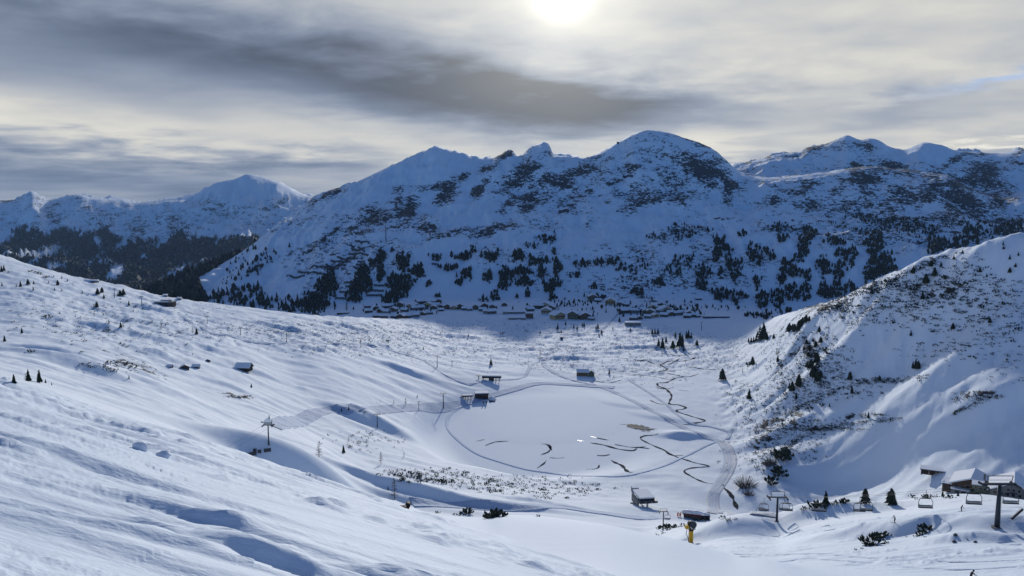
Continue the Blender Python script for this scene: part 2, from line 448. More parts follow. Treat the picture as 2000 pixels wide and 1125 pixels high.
# mountains: gullies down the fall line, crags, damped on the skyline
mt = sstep(2000, 2500, DD)
ridgeO = KD[4 + 14][None, :]
ridgeQ = KD[4 + 16][None, :]
damp = 1 - 0.93 * np.exp(-((DD - ridgeO) / 170.0) ** 2)
damp *= 1 - 0.93 * np.exp(-((DD - ridgeQ) / 200.0) ** 2)
damp *= 1 - 0.90 * np.exp(-((DD - 8200.0) / 500.0) ** 2)
gx = XX + 70 * fbm(XX / 300, YY / 300, 3, 81)
gul = 62 * fbm(gx / 190, YY / 620, 4, 83, 0.5, True) + 34 * fbm(XX / 110, YY / 110, 4, 85, 0.5)
crag = 14 * fbm(XX / 34, YY / 70, 3, 87, 0.55, True)
lowfar = sstep(4200, 5200, DD) * 1.6
Zg += mt * damp * (gul * (1 + lowfar) + crag)
Zg += mt * (1 - damp) * (9 * fbm(XX / 42, YY / 200, 4, 89, 0.62, True) + 16 * np.maximum(0, fbm(XX / 26, YY / 160, 3, 95, .6, True) - .04) * sstep(-.1, .15, fbm(XX / 220, YY / 500, 2, 96)))
PX, PY = project(XX, YY, Zg)

# ------------------------------------------------------------------ rock, scrub and wood masks
def c2(b):      # blobs read off the left-middle mountain crop
    return [(600 + x / 2.744, 230 + y / 2.744, rx / 2.744, ry / 2.744, r, k) for x, y, rx, ry, r, k in b]


def c3(b):
    return [(1200 + x / 2.5, 230 + y / 2.5, rx / 2.5, ry / 2.5, r, k) for x, y, rx, ry, r, k in b]


ROCK = c2([(1130,320,120,42,-38,1),(1050,205,80,22,-35,.9),(985,265,50,25,-25,.7),(930,375,50,22,-55,.9),(750,395,70,38,-50,.95),
           (700,370,60,20,-20,.7),(550,490,35,70,15,.9),(490,500,40,60,0,.8),(430,520,50,55,0,.7),(340,540,60,55,-45,.75),(250,610,50,40,-45,.6),(640,580,70,40,20,.55),
           (1070,470,50,25,-35,.9),(1270,340,35,30,-60,.95),(1200,450,70,50,-50,.75),(1420,300,230,34,-24,.75),(1330,380,150,50,-25,.6),
           (1000,590,110,30,-10,.7),(870,600,180,14,-12,.7),(840,312,24,16,-30,.9),(1560,260,50,60,-60,.6),(150,400,50,18,-30,.9),
           (500,390,40,22,0,.6),(130,620,120,10,-40,.8),(40,690,70,12,-40,.6),(1755,400,80,60,-30,.55),(1840,430,60,40,-20,.5),
           (1310,165,30,30,40,.6),(1170,185,40,12,-10,.6),(1520,530,25,50,20,.4),(1590,440,40,10,35,.6),(620,380,60,20,10,.5)])
ROCK += c3([(440,250,120,62,25,1),(545,310,40,80,-20,1),(300,360,90,50,20,.75),(200,370,60,40,0,.7),(110,420,90,30,-20,.6),(60,250,80,20,-10,.6),
            (270,300,60,60,0,.55),(430,130,30,8,30,.9),(350,100,60,8,15,.6),(585,380,50,14,10,.6),(780,405,45,32,0,.7),(910,350,90,30,-15,.7),(980,420,50,45,40,.7),
            (1230,300,85,65,30,.85),(1400,250,110,26,15,.85),(1450,370,120,60,10,.85),(1560,330,90,60,30,.85),(1690,400,110,95,40,1),
            (1800,290,90,80,40,.95),(1880,380,60,70,30,.8),(1650,215,60,14,-30,.9),(760,325,60,10,10,.5),(950,148,60,9,0,.8),(1230,140,26,26,0,.9),
            (1040,125,60,10,-20,.6),(640,215,30,8,0,.7),(750,195,20,10,0,.8),(1960,220,50,18,20,.5),(1980,165,30,10,-30,.8),(1820,480,120,25,5,.5),
            (380,560,140,55,0,.45),(800,540,90,30,0,.4),(1250,480,160,40,10,.5),(1600,500,200,30,0,.5),(1880,520,120,60,0,.6),(540,495,60,6,0,.7),(1640,520,60,8,0,.6)])
for b in [(60,388,40,8,0,.3),(120,400,60,10,0,.3),(15,391,20,3,-8,.9),(420,405,30,14,20,.5),(345,440,30,20,50,.5),(110,430,30,16,60,.5),(270,445,20,24,70,.5),
          (530,400,30,8,-20,.5),(610,395,16,8,-30,.6),(480,420,60,12,10,.35),(200,430,60,18,40,.4),(640,380,14,5,-25,.9)]:
    ROCK.append(b)
ROCK += [(1280,540,190,45,0,.26),(1700,400,190,60,8,.36),(1780,440,180,50,10,.42),(700,500,90,40,-25,.34),(1130,370,120,40,-22,.36),(1300,330,110,50,10,.34),(300,430,280,30,0,.22),(1560,300,60,8,-10,.4),(1650,285,60,8,0,.35)]
rock = np.zeros_like(Zg)
R1 = DD > 2050
for (cx, cy, rx, ry, r, k) in ROCK:
    rock = np.maximum(rock, k * ell(cx, cy, rx * 1.12, ry * 1.15, r, 0.85) * R1)
# nearer broken ground
for (cx, cy, rx, ry, r, k) in [(1700,540,160,16,-30,.55),(1620,590,70,12,-25,.6),(1560,700,36,60,0,.3),(1240,833,30,5,8,.9),(1590,838,80,5,-18,.5),(1700,750,60,6,-10,.4),(450,772,30,3,10,.6),(350,720,30,5,20,.0),(1500,905,30,30,0,.12),
                               (270,715,70,10,25,.35),(1520,840,60,30,-40,.45),(1900,775,50,10,-15,.35),(1870,560,60,14,-20,.35)]:
    rock = np.maximum(rock, k * ell(cx, cy, rx, ry, r, 0.6) * (DD < 1800) * (DD > 380))
wood = np.zeros_like(Zg)
poly = np.array([(-60,478),(0,472),(30,452),(60,442),(90,462),(110,448),(150,462),(200,446),(250,474),(300,474),(345,460),(410,463),(515,456),(522,462),(462,503),(380,546),(420,620),(-60,620)], float)


def inpoly(x, y, P):
    c = np.zeros(np.shape(x), bool)
    n = len(P)
    for i in range(n):
        x1, y1 = P[i]
        x2, y2 = P[(i + 1) % n]
        if y1 == y2:
            continue
        c ^= ((y1 > y) != (y2 > y)) & (x < (x2 - x1) * (y - y1) / (y2 - y1) + x1)
    return c


jx, jy = PX + 26 * fbm(XX / 420, YY / 700, 4, 91), PY + 34 * fbm(XX / 300, YY / 900, 4, 93, .6)
wood = inpoly(jx, jy, poly).astype(float) * (DD > 2050)
wood *= np.clip(sstep(-.22, -.04, fbm(XX / 150, YY / 1100, 4, 97, .6)) + sstep(500, 560, PY) * .9 + .12, 0, 1)
CLEAR = [(345,530,32,6,-28),(224,533,22,10,-35),(110,517,22,5,-8),(205,510,16,4,0),(280,500,10,3,0),(190,470,14,6,60)]
for (cx, cy, rx, ry, r) in CLEAR:
    wood *= 1 - ell(cx, cy, rx, ry, r, 0.4)


def bilinear(F, d, a):
    i = np.clip(np.searchsorted(D, d) - 1, 0, ND - 2)
    ti = (d - D[i]) / (D[i + 1] - D[i])
    fj = np.clip((a - AZ0) / (AZ1 - AZ0) * (NAZ - 1), 0, NAZ - 1.001)
    j = fj.astype(int) if isinstance(fj, np.ndarray) else int(fj)
    tj = fj - j
    return (F[i, j] * (1 - tj) + F[i, j + 1] * tj) * (1 - ti) + (F[i + 1, j] * (1 - tj) + F[i + 1, j + 1] * tj) * ti


def ground(x, y):
    return float(bilinear(Zg, math.hypot(x, y), math.atan2(x, y)))


def at(px, py, dmin=25.0):
    p = hit_xyd(px, py, dmin)
    return None if p is None else Vector(p[:3])


# ------------------------------------------------------------------ materials
def mat(name, col, rough=0.8, var=0.25, scale=1.0, metal=0.0, bump=0.0):
    m = bpy.data.materials.new(name)
    m.use_nodes = True
    t = NT(m.node_tree)
    b = t.n['Principled BSDF']
    tc = t.new('ShaderNodeTexCoord')
    n = t.noise(tc.outputs['Object'], scale, 4, 0.6)
    lo = tuple(c * (1 - var) for c in col) + (1,)
    hi = tuple(min(1, c * (1 + var)) for c in col) + (1,)
    t.put(b.inputs['Base Color'], t.mix(n, lo, hi))
    b.inputs['Roughness'].default_value = rough
    b.inputs['Metallic'].default_value = metal
    b.inputs['Specular IOR Level'].default_value = 0.25
    if bump:
        bp = t.new('ShaderNodeBump')
        bp.inputs['Distance'].default_value = bump
        t.put(bp.inputs['Height'], n)
        t.put(b.inputs['Normal'], bp.outputs[0])
    return m


def snow_mat(name, near_detail):
    m = bpy.data.materials.new(name)
    m.use_nodes = True
    t = NT(m.node_tree)
    b = t.n['Principled BSDF']
    geo = t.new('ShaderNodeNewGeometry')
    at_ = t.new('ShaderNodeAttribute')
    at_.attribute_name = 'cover'
    sp = t.new('ShaderNodeSeparateColor')
    t.l.new(at_.outputs['Color'], sp.inputs[0])
    rk, wd, gr = sp.outputs
    P = geo.outputs['Position']
    mp = t.new('ShaderNodeMapping')
    t.put(mp.inputs[0], P)
    mp.inputs['Scale'].default_value = (1, 0.6, 0.5) if not near_detail else (0.4, 1.0, 1.0)
    v = mp.outputs[0]
    nb = t.noise(v, 0.012, 5, 0.6)
    snow = t.mix(nb, (0.66, 0.75, 0.85, 1), (0.72, 0.80, 0.88, 1)) if near_detail else t.mix(nb, (0.82, 0.89, 0.95, 1), (0.87, 0.93, 0.97, 1))  # near snow darker, land snow paler: cloud shade and sunlight painted into the colour
    if near_detail:
        nf = t.noise(v, 2.6, 6, 0.6)
        bp = t.new('ShaderNodeBump')
        bp.inputs['Strength'].default_value = 0.8
        bp.inputs['Distance'].default_value = 0.10
        t.put(bp.inputs['Height'], nf)
        # the crystals that catch the sun
        vo = t.new('ShaderNodeTexVoronoi')
        t.put(vo.inputs['Vector'], P)
        vo.inputs['Scale'].default_value = 9.0
        sp2 = t.new('ShaderNodeSeparateColor')
        t.l.new(vo.outputs['Color'], sp2.inputs[0])
        gl = t.m('MULTIPLY', t.m('GREATER_THAN', sp2.outputs[0], 0.975), t.m('LESS_THAN', vo.outputs['Distance'], 0.085))
        snow = t.mix(gl, snow, (1, 1, 1, 1))
        t.put(b.inputs['Roughness'], t.m('SUBTRACT', 0.75, t.m('MULTIPLY', gl, 0.58)))
        t.put(b.inputs['Metallic'], gl)
        vr = t.new('ShaderNodeVectorMath', operation='SUBTRACT')
        t.l.new(vo.outputs['Color'], vr.inputs[0])
        vr.inputs[1].default_value = (0.5, 0.5, 0.5)
        vq = t.new('ShaderNodeVectorMath', operation='SCALE')
        t.l.new(vr.outputs[0], vq.inputs[0])
        t.put(vq.inputs[3], t.m('MULTIPLY', gl, 1.1))
        vn = t.new('ShaderNodeVectorMath', operation='ADD')
        t.l.new(bp.outputs[0], vn.inputs[0])
        t.l.new(vq.outputs[0], vn.inputs[1])
        vz = t.new('ShaderNodeVectorMath', operation='NORMALIZE')
        t.l.new(vn.outputs[0], vz.inputs[0])
        t.put(b.inputs['Normal'], vz.outputs[0])
        t.put(b.inputs['Base Color'], snow)
        b.inputs['Specular IOR Level'].default_value = 0.3
        return m
    b.inputs['Roughness'].default_value = 0.8
    b.inputs['Specular IOR Level'].default_value = 0.15
    # rock breaks through the snow in bands and ribs
    mr = t.new('ShaderNodeMapping')
    t.put(mr.inputs[0], P)
    mr.inputs['Rotation'].default_value = (math.radians(10), math.radians(30), 0)
    mr.inputs['Scale'].default_value = (0.7, 0.4, 1.25)
    r1 = t.noise(mr.outputs[0], 0.020, 5, 0.6, 0.5)
    ra = t.noise(mr.outputs[0], 0.050, 6, 0.70, 0.9)
    ra = t.m('SUBTRACT', 1.0, t.m('ABSOLUTE', t.m('SUBTRACT', t.m('MULTIPLY', ra, 2.0), 1.0)))
    mq = t.new('ShaderNodeMapping')
    t.put(mq.inputs[0], P)
    mq.inputs['Rotation'].default_value = (0, math.radians(-50), 0)
    mq.inputs['Scale'].default_value = (0.6, 0.4, 1.3)
    r2 = t.noise(mq.outputs[0], 0.12, 4, 0.72, 0.3)
    # rn is centred near 0.5 with a fairly wide spread
    rn = t.m('ADD', t.m('MULTIPLY', r1, 0.34), t.m('ADD', t.m('MULTIPLY', t.m('SUBTRACT', ra, 0.28), 0.30), t.m('MULTIPLY', r2, 0.36)))
    thr = t.m('ADD', rn, t.m('MULTIPLY', rk, 0.138))
    rf = t.m('MULTIPLY', t.ramp(thr, 0.595, 0.632), t.ramp(rk, 0.01, 0.12))
    rc = t.mix(t.noise(P, 0.02, 3, 0.6), (0.058, 0.064, 0.070, 1), (0.10, 0.098, 0.096, 1))
    rc = t.mix(t.ramp(t.noise(P, 0.15, 3, 0.7), 0.35, 0.7), rc, (0.025, 0.028, 0.032, 1))
    colr = t.mix(rf, snow, rc)
    # wooded ground: dark floor, snow gaps
    wn = t.noise(P, 0.022, 6, 0.72)
    wf = t.m('MULTIPLY', wd, t.ramp(wn, 0.26, 0.42))
    colr = t.mix(wf, colr, (0.025, 0.032, 0.030, 1))
    # groomed or trodden snow: greyer
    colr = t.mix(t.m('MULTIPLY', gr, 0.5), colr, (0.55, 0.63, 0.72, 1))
    t.put(b.inputs['Base Color'], colr)
    bp = t.new('ShaderNodeBump')
    bp.inputs['Strength'].default_value = 0.5
    bp.inputs['Distance'].default_value = 3.0
    t.put(bp.inputs['Height'], t.m('MULTIPLY', rf, 1.0))
    bp2 = t.new('ShaderNodeBump')
    bp2.inputs['Strength'].default_value = 0.22
    bp2.inputs['Distance'].default_value = 0.6
    t.put(bp2.inputs['Height'], t.noise(P, 0.25, 5, 0.6))
    t.put(bp2.inputs['Normal'], bp.outputs[0])
    t.put(b.inputs['Normal'], bp2.outputs[0])
    return m


M_SNOW = snow_mat('windblown_snow_painted_shade', True)
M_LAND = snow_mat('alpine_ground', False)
M_CAP = mat('roof_snow', (0.86, 0.88, 0.91), 0.8, 0.04, 0.6)
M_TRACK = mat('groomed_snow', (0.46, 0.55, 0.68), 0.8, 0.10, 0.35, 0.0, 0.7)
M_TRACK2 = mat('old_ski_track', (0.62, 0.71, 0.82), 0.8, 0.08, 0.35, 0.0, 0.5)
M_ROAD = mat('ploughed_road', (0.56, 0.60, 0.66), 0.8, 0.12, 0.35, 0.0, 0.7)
M_WATER = mat('brook_water', (0.022, 0.028, 0.035), 0.95, 0.3, 0.1)
M_WATER.node_tree.nodes['Principled BSDF'].inputs['Specular IOR Level'].default_value = 0.03
M_OPEN = mat('open_lake_water', (0.02, 0.03, 0.03), 0.16, 0.3, 0.1)
M_ICE = mat('lake_snow', (0.73, 0.81, 0.90), 0.7, 0.03, 0.01)
M_SPRUCE = mat('spruce_needles', (0.022, 0.034, 0.024), 0.9, 0.5, 0.5)
M_SPRUCE2 = mat('stone_pine_needles', (0.030, 0.042, 0.026), 0.9, 0.5, 0.5)
M_FAR = mat('distant_needles', (0.026, 0.036, 0.030), 0.95, 0.3, 0.01)
M_BARK = mat('bark', (0.07, 0.05, 0.04), 0.9, 0.4, 2.0)
M_LARCH = mat('bare_larch_twigs', (0.10, 0.075, 0.06), 0.9, 0.4, 1.0)
M_SCRUB = mat('dwarf_pine_needles', (0.028, 0.038, 0.026), 0.9, 0.5, 0.6)
M_TWIG = mat('leafless_scrub', (0.12, 0.10, 0.085), 0.9, 0.4, 0.6)
M_STEEL = mat('painted_steel', (0.045, 0.055, 0.07), 0.5, 0.2, 0.8, 0.4)
M_GALV = mat('galvanised_steel', (0.36, 0.38, 0.39), 0.5, 0.15, 1.0, 0.5)
M_DARKW = mat('weathered_wood', (0.055, 0.040, 0.032), 0.85, 0.35, 1.2)
M_BROWN = mat('brown_boards', (0.12, 0.075, 0.05), 0.8, 0.3, 1.0)
M_GREYW = mat('grey_boards', (0.17, 0.17, 0.17), 0.8, 0.25, 1.0)
M_CREAM = mat('cream_render', (0.45, 0.40, 0.30), 0.85, 0.12, 0.6)
M_OCHRE = mat('ochre_render', (0.42, 0.33, 0.17), 0.85, 0.12, 0.6)
M_GREEN = mat('moss_green_boards', (0.13, 0.14, 0.09), 0.85, 0.25, 0.8)
M_RED = mat('red_cladding', (0.22, 0.035, 0.03), 0.6, 0.2, 1.0)
M_ORANGE = mat('orange_board', (0.62, 0.16, 0.06), 0.6, 0.1, 1.0)
M_YEL = mat('yellow_enamel', (0.62, 0.34, 0.015), 0.45, 0.12, 1.5)
M_STONE = mat('stone_wall', (0.24, 0.23, 0.22), 0.9, 0.25, 1.0)
M_ROCK = mat('boulder_rock', (0.11, 0.11, 0.11), 0.9, 0.4, 0.8)
M_BLACK = mat('black_rubber', (0.015, 0.015, 0.018), 0.6, 0.3, 1.0)
M_PINK = mat('safety_mat', (0.55, 0.22, 0.13), 0.7, 0.15, 1.0)
M_SKIN = mat('skin', (0.45, 0.28, 0.2), 0.6, 0.05, 3.0)
M_JACKET = mat('dark_ski_jacket', (0.02, 0.018, 0.022), 0.7, 0.3, 4.0)
M_PANTS = mat('dark_ski_trousers', (0.015, 0.018, 0.03), 0.7, 0.3, 4.0)


def glass_mat():
    m = bpy.data.materials.new('window_glass')
    m.use_nodes = True
    b = m.node_tree.nodes['Principled BSDF']
    t = NT(m.node_tree)
    tc = t.new('ShaderNodeTexCoord')
    t.put(b.inputs['Base Color'], t.mix(t.noise(tc.outputs['Object'], 0.7, 2), (0.012, 0.016, 0.022, 1), (0.035, 0.042, 0.05, 1)))
    b.inputs['Roughness'].default_value = 0.12
    return m


M_GLASS = glass_mat()


# ------------------------------------------------------------------ builders
def mesh(name, verts, faces, m, smooth=False):
    me = bpy.data.meshes.new(name)
    me.from_pydata(verts, [], faces)
    me.materials.append(m)
    if smooth:
        me.polygons.foreach_set('use_smooth', [True] * len(me.polygons))
    me.update()
    return me


def link(name, data, parent=None, loc=None):
    o = bpy.data.objects.new(name, data)
    COL.objects.link(o)
    if parent is not None:
        o.parent = parent
    if loc is not None:
        o.location = loc
    return o


def tag(o, label=None, cat=None, group=None, kind=None):
    for k, v in (('label', label), ('category', cat), ('group', group), ('kind', kind)):
        if v:
            o[k] = v
    return o


def thing(name, label, cat, loc, rz=0.0, group=None, scale=1.0):
    o = link(name, None)
    o.location = loc
    o.rotation_euler = (0, 0, rz)
    o.scale = (scale,) * 3
    return tag(o, label, cat, group)


def copy_tree(o, parent=None):
    c = o.copy()
    COL.objects.link(c)
    c.parent = parent
    for ch in list(KIDS.get(o.name, [])):
        g = copy_tree(ch, c)
    KIDS[c.name] = [x for x in COL.objects if False]
    return c


KIDS = {}


class MB:
    """collects boxes, bars and prisms into one mesh"""
    def __init__(s):
        s.v, s.f = [], []

    def add(s, vs, fs):
        k = len(s.v)
        s.v += [tuple(a) for a in vs]
        s.f += [tuple(i + k for i in f) for f in fs]
        return s

    def box(s, x0, x1, y0, y1, z0, z1, rz=0.0, piv=(0, 0)):
        vs = [(x, y, z) for z in (z0, z1) for y in (y0, y1) for x in (x0, x1)]
        if rz:
            c, q = math.cos(rz), math.sin(rz)
            vs = [(piv[0] + (x - piv[0]) * c - (y - piv[1]) * q, piv[1] + (x - piv[0]) * q + (y - piv[1]) * c, z) for x, y, z in vs]
        return s.add(vs, [(0, 2, 3, 1), (4, 5, 7, 6), (0, 1, 5, 4), (2, 6, 7, 3), (0, 4, 6, 2), (1, 3, 7, 5)])

    def tube(s, a, b, r0, r1=None, n=6):
        a, b = Vector(a), Vector(b)
        r1 = r0 if r1 is None else r1
        d = (b - a).normalized()
        u = d.orthogonal().normalized()
        w = d.cross(u)
        vs = []
        for p, r in ((a, r0), (b, r1)):
            for i in range(n):
                t = 2 * math.pi * i / n
                vs.append(p + (u * math.cos(t) + w * math.sin(t)) * r)
        fs = [(i, (i + 1) % n, n + (i + 1) % n, n + i) for i in range(n)]
        fs += [tuple(range(n - 1, -1, -1)), tuple(range(n, 2 * n))]
        return s.add(vs, fs)

    def path(s, pts, r, n=5):
        for a, b in zip(pts, pts[1:]):
            s.tube(a, b, r, r, n)
        return s

    def prism(s, prof, x0, x1):
        """profile in y,z extruded along x"""
        n = len(prof)
        vs = [(x0, y, z) for y, z in prof] + [(x1, y, z) for y, z in prof]
        fs = [(i, n + i, n + (i + 1) % n, (i + 1) % n) for i in range(n)]
        fs += [tuple(range(n)), tuple(range(2 * n - 1, n - 1, -1))]
        return s.add(vs, fs)

    def mesh(s, name, m, smooth=False):
        return mesh(name, s.v, s.f, m, smooth)

    def build(s, name, m, parent=None, smooth=False):
        return link(name, s.mesh(name, m, smooth), parent)


#__LAND__
# ------------------------------------------------------------------ land sheets
def land_sheet(name, i0, i1, j0, j1, m):
    ni, nj = i1 - i0, j1 - j0
    co = np.stack([XX[i0:i1, j0:j1], YY[i0:i1, j0:j1], Zg[i0:i1, j0:j1]], -1).reshape(-1, 3)
    a = (np.arange(ni - 1)[:, None] * nj + np.arange(nj - 1)[None, :]).ravel()
    quads = np.stack([a, a + 1, a + nj + 1, a + nj], -1).astype(np.int32)
    me = bpy.data.meshes.new(name)
    me.vertices.add(len(co))
    me.vertices.foreach_set('co', co.astype(np.float32).ravel())
    me.loops.add(len(quads) * 4)
    me.loops.foreach_set('vertex_index', quads.ravel())
    me.polygons.add(len(quads))
    me.polygons.foreach_set('loop_start', np.arange(0, len(quads) * 4, 4, dtype=np.int32))
    me.polygons.foreach_set('use_smooth', np.ones(len(quads), bool))
    me.materials.append(m)
    me.update(calc_edges=True)
    ca_ = me.color_attributes.new('cover', 'FLOAT_COLOR', 'POINT')
    cc = np.stack([rock[i0:i1, j0:j1], wood[i0:i1, j0:j1], groom[i0:i1, j0:j1], np.ones((ni, nj))], -1)
    ca_.data.foreach_set('color', cc.astype(np.float32).ravel())
    o = link(name, me)
    tag(o, kind='structure')
    return o


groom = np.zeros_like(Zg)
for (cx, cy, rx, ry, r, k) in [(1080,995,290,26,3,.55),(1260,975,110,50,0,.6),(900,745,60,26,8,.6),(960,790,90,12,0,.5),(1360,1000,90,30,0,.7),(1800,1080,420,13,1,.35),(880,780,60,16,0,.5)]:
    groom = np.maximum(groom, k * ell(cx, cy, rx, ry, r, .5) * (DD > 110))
iA = int(np.searchsorted(D, 240))
iB = int(np.searchsorted(D, 1850))
iC = int(np.searchsorted(D, 5300))
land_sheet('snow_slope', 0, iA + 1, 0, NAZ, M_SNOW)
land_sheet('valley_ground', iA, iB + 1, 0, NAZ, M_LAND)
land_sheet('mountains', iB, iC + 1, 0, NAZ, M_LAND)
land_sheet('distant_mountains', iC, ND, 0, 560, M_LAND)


def back_ground():
    """the slope carries on behind and beside the camera"""
    vs, fs = [], []
    aa = np.linspace(AZ1, AZ0 + 2 * math.pi, 60)
    rr = [0.01] + [2.5 * 1.22 ** k for k in range(0, 36)]
    nA = len(aa)
    for r in rr:
        for k, a in enumerate(aa):
            x, y = r * math.sin(a), r * math.cos(a)
            rc = max(r, 2.5)
            e = min(1, min(a - AZ1, AZ0 + 2 * math.pi - a) / 0.5)
            zp = -3.1 - 0.3 * x - 0.4 * y
            zp = max(min(zp, 260 * math.tanh(zp / 260) if zp > 0 else zp), -260) if r > 2.5 else zp
            ze = float(Zg[min(int(np.searchsorted(D, rc)), ND - 1), NAZ - 1 if (a - AZ1) < (AZ0 + 2 * math.pi - a) else 0])
            e = e * e * (3 - 2 * e)
            vs.append((x, y, ze * (1 - e) + zp * e if r >= 2.5 else -3.1 - 0.3 * x - 0.4 * y))
    for i in range(len(rr) - 1):
        for k in range(nA - 1):
            q = i * nA + k
            fs.append((q, q + 1, q + nA + 1, q + nA))
    # close the small disc under the camera
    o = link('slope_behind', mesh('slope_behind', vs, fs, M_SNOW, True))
    tag(o, kind='structure')
    n = 24
    v2 = [(0, 0, -3.1)] + [(2.52 * math.sin(a), 2.52 * math.cos(a), -3.1 - 0.3 * 2.52 * math.sin(a) - 0.4 * 2.52 * math.cos(a) - .01) for a in np.linspace(AZ0 - .05, AZ1 + .05, n)]
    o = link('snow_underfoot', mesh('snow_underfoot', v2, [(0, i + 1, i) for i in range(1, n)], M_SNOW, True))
    tag(o, kind='structure')


back_ground()
#__END_LAND__

# ------------------------------------------------------------------ ribbons: pistes, roads, brooks, the lake
def ribbon(name, pts, w, m, off=0.25, seg=6.0, wob=0.0, seed=1, taper=False, berm=0.0):
    P = [at(p[0], p[1], 250 if pts[0][1] < 1050 else 25) for p in pts]
    P = [p for p in P if p]
    q = []
    # Catmull-Rom through the ground points
    n = len(P)
    for i in range(n - 1):
        a, b, c, d = P[max(i - 1, 0)], P[i], P[i + 1], P[min(i + 2, n - 1)]
        k = max(2, int((c - b).length / seg))
        for t in range(k):
            u = t / k
            q.append(0.5 * ((2 * b) + (c - a) * u + (2 * a - 5 * b + 4 * c - d) * u * u + (3 * b - a - 3 * c + d) * u ** 3))
    q.append(P[-1])
    rr = random.Random(seed)
    vs, fs = [], []
    cross = ((-.5, 0), (0, 0), (.5, 0))
    if berm:
        n_ = max(9, int(w / 0.9))
        cross = [(k / (n_ - 1) - .5, math.exp(-((abs(k / (n_ - 1) - .5) - .44) / .035) ** 2) + .12 * (k % 2)) for k in range(n_)]
    nx = len(cross)
    ph = rr.random() * 9
    for i, p in enumerate(q):
        t = (q[min(i + 1, len(q) - 1)] - q[max(i - 1, 0)])
        t.z = 0
        t.normalize()
        s_ = Vector((-t.y, t.x, 0))
        ww = w * (1 + wob * math.sin(i * 0.9 + ph) * 0.5 + (wob * rr.uniform(-.5, .5) if not berm else 0)) if not berm else w * (1 + .5 * wob * math.sin(i * .13 + ph))
        if taper:
            ww *= min(1, (i + 1) / 4, (len(q) - i) / 4)
        for k in range(nx):
            v = p + s_ * ww * cross[k][0]
            g = ground(v.x, v.y)
            vs.append((v.x, v.y, g + (off * (1 if 0 < k < nx - 1 else -.3) + berm * cross[k][1] if berm else off)))
    for i in range(len(q) - 1):
        for k in range(nx - 1):
            a = i * nx + k
            fs.append((a, a + 1, a + nx + 1, a + nx))
    o = link(name, mesh(name, vs, fs, m, True))
    tag(o, kind='structure')
    return o


def cr(pts, ox, oy, k):
    return [(ox + x / k, oy + y / k) for x, y in pts]


ROADS = [
    ([(1105,653),(1090,668),(1072,690),(1062,706),(1070,720),(1105,738),(1160,752),(1200,766),(1250,790),(1300,815),(1340,838),(1375,852),(1403,862),(1418,880),(1422,902),(1413,930),(1397,955),(1391,980),(1393,1000)], 9, M_TRACK),
    ([(1398,1002),(1392,975),(1400,955),(1416,932),(1428,905),(1424,882),(1412,864)], 11, M_ROAD),
    ([(1200,757),(1120,752),(1050,750),(1000,762),(930,782),(870,795),(760,799),(690,798),(645,802),(600,815),(560,825),(530,832)], 15, M_TRACK),
    ([(905,792),(882,806),(873,830),(890,855),(930,885),(980,903),(1030,917),(1090,926),(1170,930),(1230,928),(1290,912),(1340,890),(1380,870),(1402,862)], 4.4, M_TRACK2),
    ([(355,620),(400,645),(450,656),(520,671),(640,672),(720,675),(780,690),(830,706),(870,732),(915,752)], 7, M_TRACK),
    ([(915,752),(960,742),(1020,738),(1040,712),(1062,706)], 6, M_TRACK),
    ([(1228,742),(1290,782),(1340,822),(1390,834),(1424,846),(1420,858)], 5, M_TRACK),
    ([(805,985),(900,992),(960,991),(1040,988),(1100,992),(1180,1003),(1245,1012),(1290,1012)], 14, M_TRACK),
    ([(1435,1082),(1550,1082),(1700,1090),(1850,1097),(2020,1094)], 1.6, M_TRACK),
    ([(1450,1088),(1560,1092),(1700,1100),(1850,1112),(2020,1106)], 1.2, M_TRACK),
    ([(1390,1003),(1430,1003),(1490,1008)], 9, M_ROAD),
    ([(1210,610),(1180,640),(1140,650),(1105,655)], 6, M_TRACK),
    ([(560,668),(640,652),(720,645),(800,648)], 4, M_TRACK),
]
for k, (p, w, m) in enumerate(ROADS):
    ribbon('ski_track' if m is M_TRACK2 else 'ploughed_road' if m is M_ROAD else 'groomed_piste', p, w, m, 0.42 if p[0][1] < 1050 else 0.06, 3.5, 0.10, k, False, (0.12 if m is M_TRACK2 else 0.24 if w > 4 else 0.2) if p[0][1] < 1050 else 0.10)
B1, B2 = (1200, 560, 3.75), (860, 780, 3.448)
